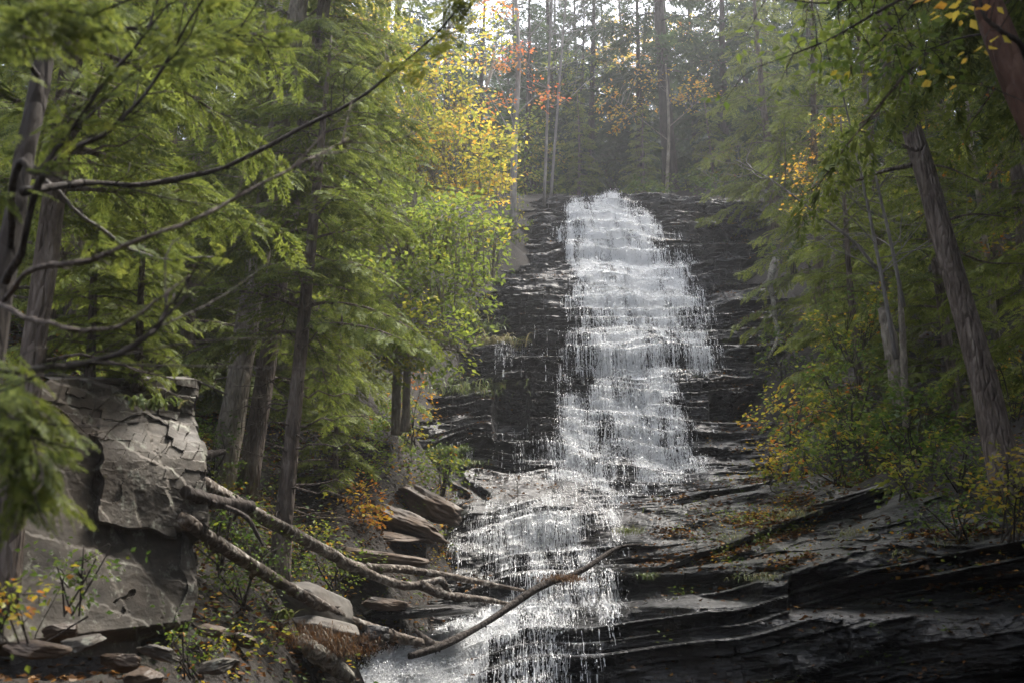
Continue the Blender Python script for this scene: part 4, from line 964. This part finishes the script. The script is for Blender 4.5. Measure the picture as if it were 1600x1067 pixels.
for k, (x_, y_, d_, s_, lb) in enumerate([(135,1003,6.9,.13,'rounded brown stone under the overhang of the outcrop'),(60,1015,6.6,.16,'pale flat stone at the lower left corner'),(190,1035,7.0,.15,'pale stone under the middle of the outcrop'),(250,1020,7.6,.13,'small stone under the right end of the outcrop'),(95,985,7.0,.12,'small grey slab tucked under the left end of the outcrop'),(225,1060,7.2,.16,'mossy stone at the bottom edge below the outcrop'),(340,1040,8.6,.16,'wet stone right of the foot of the outcrop'),(330,985,9.6,.14,'dark stone against the right foot of the outcrop'),(380,1000,10.2,.16,'leaf covered stone between the outcrop and the pale boulder')]):
    boulder(lb, x_, y_, d_, (s_ * 1.0, s_ * .8, s_ * .38), (.2, .2 * (k % 3 - 1), k), 620 + k, 'brown_rock' if k % 3 else 'outcrop', 'stone', 0, 'loose stones under the outcrop', .22)

# ---------------------------------------------------------------- fallen logs
def log(label, pts, rad, mat_, seed, forks=(), stubs=0, name='fallen_log', sides=16, peel=0):
    root = thing(name, pts[0], label, 'log'); w = MB(); r = np.random.default_rng(seed)
    p = smooth_path(pts, 60); R = np.interp(np.linspace(0, 1, 60), np.linspace(0, 1, len(rad)), rad)
    R = R * (1 + .10 * fbm(np.linspace(0, 14, 60), 0, 0, 2, seed)); w.tube(p, R, sides, .13, seed)
    for s in range(stubs):
        i = r.integers(6, 54); dd = r.normal(0, 1, 3); dd[2] = -abs(dd[2]) * .6 if r.random() < .6 else abs(dd[2]) * .4; dd /= np.linalg.norm(dd)
        w.tube(np.stack([p[i], p[i] + dd * R[i] * 1.5, p[i] + dd * R[i] * r.uniform(1.8, 2.6)]), [R[i] * .45, R[i] * .3, R[i] * .12], 7, .2, s)
    w.build('stem', M[mat_], root, True, pts[0])
    for k, (fp, fr) in enumerate(forks):
        b = MB(); q = smooth_path(fp, 30); RR = np.interp(np.linspace(0, 1, 30), np.linspace(0, 1, len(fr)), fr) * (1 + .12 * fbm(np.linspace(0, 9, 30), k, 0, 2, seed + 9)); b.tube(q, RR, 12, .15, seed + k)
        for s in range(stubs // 2):
            i = r.integers(3, 27); dd = r.normal(0, 1, 3); dd[2] = -abs(dd[2]) * .7; dd /= np.linalg.norm(dd)
            b.tube(np.stack([q[i], q[i] + dd * RR[i] * 1.8, q[i] + dd * RR[i] * 2.6]), [RR[i] * .4, RR[i] * .25, .004], 6, .2, s)
        b.build('branch', M[mat_], root, True, pts[0])
    if peel:
        b = MB()
        for s in range(peel):
            i = r.integers(3, 56); n_ = 7; a0 = r.uniform(0, 6.28)
            t = p[min(i + 1, 59)] - p[i]; t /= np.linalg.norm(t); u = np.cross(t, [0, 0, 1]); u /= np.linalg.norm(u); w_ = np.cross(t, u)
            aa = a0 + np.linspace(0, 1.3, n_); rr_ = R[i] * (1.1 + np.linspace(0, .5, n_) ** 2 * 1.6); ln = r.uniform(.04, .12)
            e0 = p[i] + rr_[:, None] * (np.cos(aa)[:, None] * u + np.sin(aa)[:, None] * w_) + t * r.normal(0, .012, (n_, 1)); e1 = e0 + t * ln + r.normal(0, .006, (n_, 3))
            V_ = np.concatenate([e0, e1]); i_ = np.arange(n_ - 1); b.add(V_, np.stack([i_, i_ + 1, i_ + 1 + n_, i_ + n_], -1))
        b.build('peeling_bark', M['birch'], root, True, pts[0])
    return root
log('upper fallen birch trunk with peeling bark, forking over the lower water', [P(285,730,9.8),P(330,765,10.4),P(430,818,11.8),P(520,866,13.2),P(552,884,13.7),P(640,890,15),P(740,907,16.2),P(818,922,17)], [.07,.068,.072,.066,.062,.052,.042,.02], 'birch', 701,
    [([P(540,878,13.6),P(590,902,14),P(640,915,14.5),P(690,905,14.9)],[.06,.055,.055,.05]),([P(655,912,14.6),P(700,930,15),P(750,935,15.6),P(795,943,16.2)],[.065,.055,.045,.025]),([P(690,905,14.9),P(700,922,15),P(712,938,15.1)],[.05,.035,.012])], 9, peel=14)
log('lower fallen birch trunk with peeling bark, running from under the outcrop to the water', [P(285,808,9.2),P(325,838,9.7),P(430,905,11.2),P(500,945,12),P(560,975,12.7),P(640,1000,13.7),P(692,1008,14.2)], [.058,.058,.062,.066,.062,.056,.04], 'birch', 702, (), 9, peel=16)
log('short broken log with a splintered end lying against the upper birch trunk', [P(290,768,9.3),P(330,782,9.7),P(392,792,10.2)], [.05,.06,.055], 'dark_bark', 703, [([P(345,788,9.8),P(385,808,9.9),P(402,835,9.9),P(412,852,9.9)],[.02,.022,.018,.01])], 2)
log('dark wet bent log propped across the lowest fall', [P(640,1025,13.5),P(690,1008,13.9),P(760,972,14.6),P(842,917,15.4),P(905,893,15.9),P(962,857,16.6),P(1002,850,16.9)], [.04,.045,.042,.05,.038,.03,.015], 'dark_bark', 704, [([P(650,985,14),P(672,1005,13.9),P(690,1012,13.9)],[.03,.05,.05])], 8)
log('dead lichen covered branch hanging on the rock right of the falls', [P(1214,405,30),P(1203,440,29.8),P(1208,470,29.6),P(1212,505,29.4),P(1222,530,29.2)], [.13,.10,.06,.07,.04], 'lichen_bark', 705, [([P(1218,520,29.2),P(1208,545,29),P(1200,560,28.8)],[.06,.035,.015]),([P(1205,445,29.8),P(1180,450,29.6),P(1155,455,29.4)],[.03,.02,.008])], 8, name='dead_branch')
log('pale stripped log end lying above the lower left water', [P(470,1000,11.4),P(500,1025,11.6),P(548,1058,12.0)], [.07,.10,.06], 'lichen_bark', 706)
log('broken pale snag standing in the right bank thicket', [P(1405,600,19)-[0,0,.4],P(1393,545,19),P(1380,482,19)], [.15,.13,.10], 'pale_bark', 707, name='tree_snag')
log('thin pale trunk right of the broken snag', [P(1413,640,18.6)-[0,0,.3],P(1413,580,18.6),P(1410,520,18.6),P(1405,440,18.6)], [.06,.06,.055,.04], 'pale_bark', 708, name='tree_snag')
log('small brown broken log behind the outcrop at the foot of the pair of trunks', [P(285,720,11.5),P(320,712,11.8),P(350,705,12.2)], [.05,.05,.03], 'dark_bark', 709)

# leaves caught on the dark log, needles of bracken, grass tufts
def clump(label, name, cat, px_, py_, d, n, ln, spread, mat_, seed, droop=.5, wid=.03, group=None, tint=.5):
    r = np.random.default_rng(seed); c = P(px_, py_, d); b = MB(); az = r.uniform(0, 6.28, n); L_ = ln * r.uniform(.5, 1.2, n)
    o = r.normal(0, 1, (n, 3)) * np.array([spread, spread * .7, spread * .15]); k = 5; t = np.linspace(0, 1, k)
    h = np.stack([np.cos(az), np.sin(az), 0 * az], -1); out = r.uniform(.3, 1.0, n)
    q = o[:, None, :] + h[:, None, :] * (out * L_)[:, None, None] * (t ** 1.5)[None, :, None]; q[:, :, 2] += L_[:, None] * (t - droop * 1.5 * t ** 2.2)
    s = np.stack([-h[:, 1], h[:, 0], 0 * az], -1) * (wid * ln)
    wd = np.array([1, 1, .8, .5, .08])
    V_ = np.stack([q - s[:, None] * wd[None, :, None], q + s[:, None] * wd[None, :, None]], 2).reshape(-1, 3)
    i = np.arange(n * k * 2).reshape(n, k, 2); Q = np.stack([i[:, :-1, 0], i[:, :-1, 1], i[:, 1:, 1], i[:, 1:, 0]], -1).reshape(-1, 4)
    b.add(V_, Q, a=np.repeat(np.clip(r.normal(tint, .22, n), 0, 1), k * 2)); ob = b.build(name, M[mat_], None, False); ob.location = c
    return tag(ob, label, cat, group)
for k, (x_, y_, d_, n_, ln_, sp_, tn, lb) in enumerate([(697,712,26.2,260,.5,.22,.35,'round tuft of green grass on the shale ledge left of the falls'),(720,728,25.6,180,.4,.25,.5,'pale grass below the round tuft on the shale ledge'),(722,705,26.2,120,.3,.14,.4,'small grass tuft right of the round tuft'),(772,545,32.2,260,.75,.35,.95,'straw coloured grass hanging from the ledge above the cavity'),(745,520,33,240,.6,.5,.4,'green grass on the ledge above the straw coloured grass'),(720,610,29.6,260,.45,.6,.5,'grass strip along the ledge left of the dark cavity'),(985,832,18.6,90,.25,.12,.6,'small pale grass tuft on the ledges right of the middle fall'),(1072,800,20,120,.25,.3,.5,'patch of grass on the layered ledges below the main fall'),(1012,905,15.5,60,.25,.05,.4,'grass tuft on the shiny wet ledge')]):
    clump(lb, 'grass_tuft', 'grass tuft', x_, y_, d_, n_, ln_, sp_, 'grass', 800 + k, .55, .022, 'grass tufts on the ledges', tn)
for k, (x_, y_, d_, lb) in enumerate([(1150,842,16.4,'dry grass tuft on the dark shelf right of the bent log'),(1245,806,16.0,'dry grass tuft along the edge of the dark rock below the thicket'),(1340,835,14.4,'grass tuft in the middle of the shaded rock shelf'),(1420,870,13.2,'brown grass hanging over the dark undercut rock'),(1190,905,13.9,'small tuft at the lip of the lowest dark ledge'),(1520,850,12.6,'grass tuft near the right edge of the shaded shelf')]):
    clump(lb, 'grass_tuft', 'grass tuft', x_, y_, d_, 90, .22, .16, 'grass', 840 + k, .7, .02, 'grass tufts on the ledges', .75)
clump('rust brown bracken below the pale flat topped boulder', 'bracken', 'fern', 500,1000,11.3,520,.17,.26,'fern',821,.85,.014)
clump('rust brown bracken hanging left of the lowest water', 'bracken', 'fern', 540,1016,11.6,300,.16,.18,'fern',822,.95,.014)
clump('brown dead leaves and needles caught on the bent dark log', 'caught_leaves', 'leaf clump', 880,905,15.6,420,.09,.15,'fern',823,.8,.06)
clump('rusty fern on the bank left of the bracken', 'bracken', 'fern', 450,985,11.2,260,.16,.26,'fern',824,.8,.014)
clump('green fern on top of the outcrop', 'fern_plant', 'fern', 238,635,8.4,60,.22,.08,'grass',825,.6,.05)
clump('bright green broad blades in front of the pale boulder', 'fern_plant', 'fern', 445,965,11.2,26,.18,.05,'grass',826,.4,.12,tint=.7)

# fallen leaves: uncountable
r = np.random.default_rng(77); lf = MB()
def litter(pts_, size, tm):
    n = len(pts_); th = r.uniform(0, 6.28, n); leaf_quads(lf, pts_, np.stack([np.cos(th), np.sin(th), r.normal(0, .25, n)], -1), size * r.uniform(.6, 1.3, n), np.clip(r.normal(tm, .28, n), 0, 1), r, 1.6, .36)
n = 22000; x_ = r.uniform(-7, 0.2, n); y_ = r.uniform(6, 24, n); z_ = ground_z(x_, y_); litter(np.stack([x_, y_, z_ + .02], -1), .075, .5)
n = 7000; x_ = r.uniform(3, 12, n); y_ = r.uniform(9, 28, n); z_ = ground_z(x_, y_); litter(np.stack([x_, y_, z_ + .02], -1), .075, .45)
nz = np.gradient(CY, axis=0) / np.gradient(CZ)[:, None]
wgt = ((nz > .9) * np.clip(moss * 1.0 + .05, 0, 1) * (FLOW < .1)).ravel(); wgt = wgt * (0.2 + 4 * (fbm(X * 1.6, Z * 3.5, 0, 4, 87).ravel() > .35) + .5 * (fbm(X * 3, Z * 6, 0, 4, 85).ravel() > .1))
idx = r.choice(X.size, 22000, p=wgt / wgt.sum()); litter(np.stack([X.ravel()[idx], CY.ravel()[idx] - .02, Z.ravel()[idx] + .02], -1), .07, .55)
gcov = MB()
n = 2800; x_ = r.uniform(-6.5, 0.0, n); y_ = 8 + 16 * r.random(n); k_ = (fbm(x_ * .8, y_ * .8, 0, 3, 88) + r.normal(0, .25, n)) > .05; x_, y_ = x_[k_], y_[k_]
n2 = 500; xr = r.uniform(3.0, 9.0, n2); yr = r.uniform(11, 26, n2); x_ = np.concatenate([x_, xr]); y_ = np.concatenate([y_, yr]); z_ = ground_z(x_, y_)
for a_, b_, c_ in zip(x_, y_, z_):
    n_ = r.integers(6, 16); az = r.uniform(0, 6.28, n_); h_ = r.uniform(.04, .30, n_); rd = r.uniform(.03, .2, n_)
    leaf_quads(gcov, np.stack([a_ + rd * np.cos(az), b_ + rd * np.sin(az), c_ + h_], -1), np.stack([np.cos(az), np.sin(az), r.normal(0, .3, n_)], -1), r.uniform(.035, .075, n_), np.clip(r.normal(r.choice([.12, .3, .45, .85]), .12, n_), 0, 1), r, .9, .3)
wg3 = wgt * sstep(1000, 1150, px).ravel(); idx = r.choice(X.size, 900, p=wg3 / wg3.sum())
for a_, b_, c_ in zip(X.ravel()[idx], CY.ravel()[idx], Z.ravel()[idx]):
    n_ = r.integers(5, 14); az = r.uniform(0, 6.28, n_); h_ = r.uniform(.02, .16, n_); rd = r.uniform(.02, .14, n_)
    leaf_quads(gcov, np.stack([a_ + rd * np.cos(az), b_ - .03 + rd * np.sin(az), c_ + h_], -1), np.stack([np.cos(az), np.sin(az), r.normal(0, .3, n_)], -1), r.uniform(.025, .06, n_), np.clip(r.normal(r.choice([.1, .25, .45, .9]), .12, n_), 0, 1), r, .9, .3)
tag(gcov.build('ground_cover', M['mixed'], None, False), 'low seedlings and ferny ground plants on the banks', kind='stuff')
nz2 = ((nz > .6) * (FLOW < .08)).ravel() * (.1 + (fbm(X * .9, Z * 2.0, 0, 3, 89).ravel() > .25)); idx = r.choice(X.size, 2600, p=nz2 / nz2.sum()); litter(np.stack([X.ravel()[idx], CY.ravel()[idx] - .02, Z.ravel()[idx] + .015], -1), .06, .45)
tag(lf.build('fallen_leaves', M['litter'], None, False), 'brown and orange fallen leaves scattered over banks and ledges', kind='stuff')

# ---------------------------------------------------------------- out-of-focus tree at the left edge, its branches reach across the foreground
def fg_tree():
    root = thing('foreground_tree', P(-20, 1000, 4.2), 'dark blurred hemlock at the left edge with long bare branches crossing the picture', 'tree'); o = np.array(root.location)
    w = MB(); f = MB()
    p, R = trunk_mesh(w, [P(-60,1200,4.2),P(-40,800,4.3),P(0,480,4.4),P(38,250,4.5),P(75,60,4.6),P(110,-200,4.7)], [.05,.047,.045,.043,.04,.03], 12, 30, 901)
    w.build('trunk', M['dark_bark'], root, True, o)
    rr = np.random.default_rng(902)
    for k, (pl, r0, mat_, spr) in enumerate([
      ([(5,470,4.3),(40,425,3.7),(100,415,3.4),(170,392,3.3),(300,347,3.3),(385,300,3.4),(450,262,3.5),(500,240,3.6),(540,215,3.8)],.011,'bark',0),
      ([(30,300,4.4),(130,285,4.7),(235,288,4.9),(330,267,5.0),(430,222,5.1),(530,170,5.2),(610,118,5.3),(690,45,5.4),(740,-20,5.4)],.016,'dark_bark',8),
      ([(10,440,4.3),(40,390,4.0),(62,290,3.9),(110,240,3.9),(172,200,3.9),(250,120,4.0),(290,45,4.0),(322,-5,4.0)],.016,'dark_bark',3),
      ([(-20,580,4.2),(60,576,3.5),(150,560,3.3),(228,525,3.3),(262,480,3.4),(275,470,3.4)],.014,'dark_bark',0),
      ([(-10,470,4.3),(60,500,3.4),(150,512,3.3),(240,478,3.3),(300,430,3.4)],.011,'bark',0),
      ([(15,380,4.4),(30,260,3.8),(55,270,3.7),(90,230,3.7),(160,130,3.7),(220,60,3.8),(250,-10,3.8)],.014,'dark_bark',4),
      ([(40,250,4.5),(120,330,4.8),(230,400,5.2),(330,400,5.4)],.012,'grey_twig',2),
      ([(75,60,4.6),(200,45,4.2),(330,62,4.4),(430,55,4.6)],.012,'dark_bark',6),
      ([(60,120,4.5),(10,60,3.6),(60,20,3.2),(150,30,3.1)],.012,'dark_bark',12),
      ([(-30,650,4.2),(20,690,3.5),(45,720,3.3),(60,770,3.3)],.012,'dark_bark',7),
      ([(-10,500,4.2),(-20,600,3.4),(20,650,3.2),(55,690,3.2)],.010,'dark_bark',7)]):
        b = MB(); q = smooth_path([P(*c) for c in pl], 34); q = q + np.stack([fbm(np.linspace(0, 9, 34), k, z_, 3, 930) for z_ in (0, 5, 9)], -1) * .010; b.tube(q, np.linspace(r0, r0 * .25, 34) * (1 + .2 * noise(np.linspace(0, 20, 34), k, 0, 931)), 8, .18, k); fo = MB()
        if mat_ == 'dark_bark' or k < 2:
            for s in range(15):
                i = rr.integers(6, 33); dd = q[min(i + 1, 33)] - q[i - 1]; dd /= np.linalg.norm(dd); dd = dd + rr.normal(0, .5, 3); e = q[i] + dd * rr.uniform(.08, .45)
                b.tube(smooth_path([q[i], (q[i] + e) / 2 + rr.normal(0, .03, 3), e], 6), np.linspace(.004, .0015, 6), 4, cap=False)
        ob = b.build('branch', M[mat_], root, True, o)
        if spr:
            n_ = spr * 14; ii = rr.integers(24 if k in (1, 2) else 8, 34, n_); dr = q[np.minimum(ii + 1, 33)] - q[ii - 1]; dr /= np.linalg.norm(dr, axis=1, keepdims=True)
            sd = np.cross(dr, [0, 0, 1]) * rr.choice([-1, 1], (n_, 1)); dr = dr * .7 + sd * .8 + rr.normal(0, .2, (n_, 3)); dr[:, 2] -= .15
            place_fronds(fo, FR_FINE, q[ii] + rr.normal(0, .045, (n_, 3)), dr, rr.uniform(.07, .16, n_), rr.normal(.85 if k == 1 else .5, .12, n_), rr)
            fo.build('foliage', M['hemlock'], ob, False, o)
fg_tree()
# right foreground tree: reddish trunk and leafy boughs across the top right corner
def fg_right():
    pts = [P(1760,560,5.6),P(1690,330,5.6),P(1605,165,5.7),P(1545,10,5.8),P(1490,-150,5.9)]
    root = thing('foreground_tree', pts[0], 'blurred reddish trunk with yellow green leaves in the upper right corner', 'tree'); o = pts[0]
    w = MB(); trunk_mesh(w, [o - [0, 0, 1.5]] + pts, [.12,.11,.10,.09,.085,.06], 12, 26, 911); w.build('trunk', M['red_bark'], root, True, o)
    rr = np.random.default_rng(912)
    for k, (pl, r0, mat_, tip, lm, tn) in enumerate([
      ([(1520,-40,5.8),(1450,-20,5.8),(1370,20,5.9),(1300,60,6),(1240,85,6)],.014,'dark_bark',34,'lime',.25),
      ([(1520,-40,5.8),(1400,-25,6),(1300,5,6.2),(1200,-5,6.4)],.012,'dark_bark',22,'lime',.3),
      ([(1620,190,5.6),(1600,80,5.2),(1565,50,5.1),(1535,20,5.1),(1530,-40,5.1)],.020,'dark_bark',10,'yellow',.8),
      ([(1450,-20,5.9),(1380,60,6.2),(1330,100,6.3)],.008,'dark_bark',12,'mixed',.4),
      ([(1560,50,5.7),(1500,60,6),(1440,80,6.2),(1400,70,6.3)],.008,'dark_bark',14,'mixed',.3)]):
        b = MB(); q = smooth_path([P(*c) for c in pl], 20); b.tube(q, np.linspace(r0, r0 * .3, 20), 7, .1, k); fo = MB()
        ii = rr.integers(5, 20, tip); tp = q[ii] + rr.normal(0, 1, (tip, 3)) * np.array([.14, .2, .10]) - np.array([0, 0, .04])
        leafy_sprigs(b, fo, tp, q, .065, 920 + k, 8, .16, (tn, .15), .4, .003)
        ob = b.build('branch', M[mat_], root, True, o); fo.build('foliage', M[lm], ob, False, o)
fg_right()

# ---------------------------------------------------------------- damp air of the gorge
def haze():
    x0, x1, y0, y1, z0, z1 = -420.5, 420.5, -420.5, 420.5, -40.0, 90.0
    V = np.array([(x, y, z) for z in (z0, z1) for y in (y0, y1) for x in (x0, x1)], float)
    Q = [(0, 2, 3, 1), (4, 5, 7, 6), (0, 1, 5, 4), (2, 6, 7, 3), (0, 4, 6, 2), (1, 3, 7, 5)]
    m, nt, out = node_mat('damp_air'); v = N(nt, 'ShaderNodeVolumePrincipled'); v.inputs['Density'].default_value = 0.0012; v.inputs['Color'].default_value = (.93, .95, 1, 1); v.inputs['Anisotropy'].default_value = 0.6
    L(nt, v.outputs[0], out.inputs['Volume'])
    tag(mesh('haze', V, Q, None, m), 'pale damp air filling the gorge', kind='stuff')

haze()
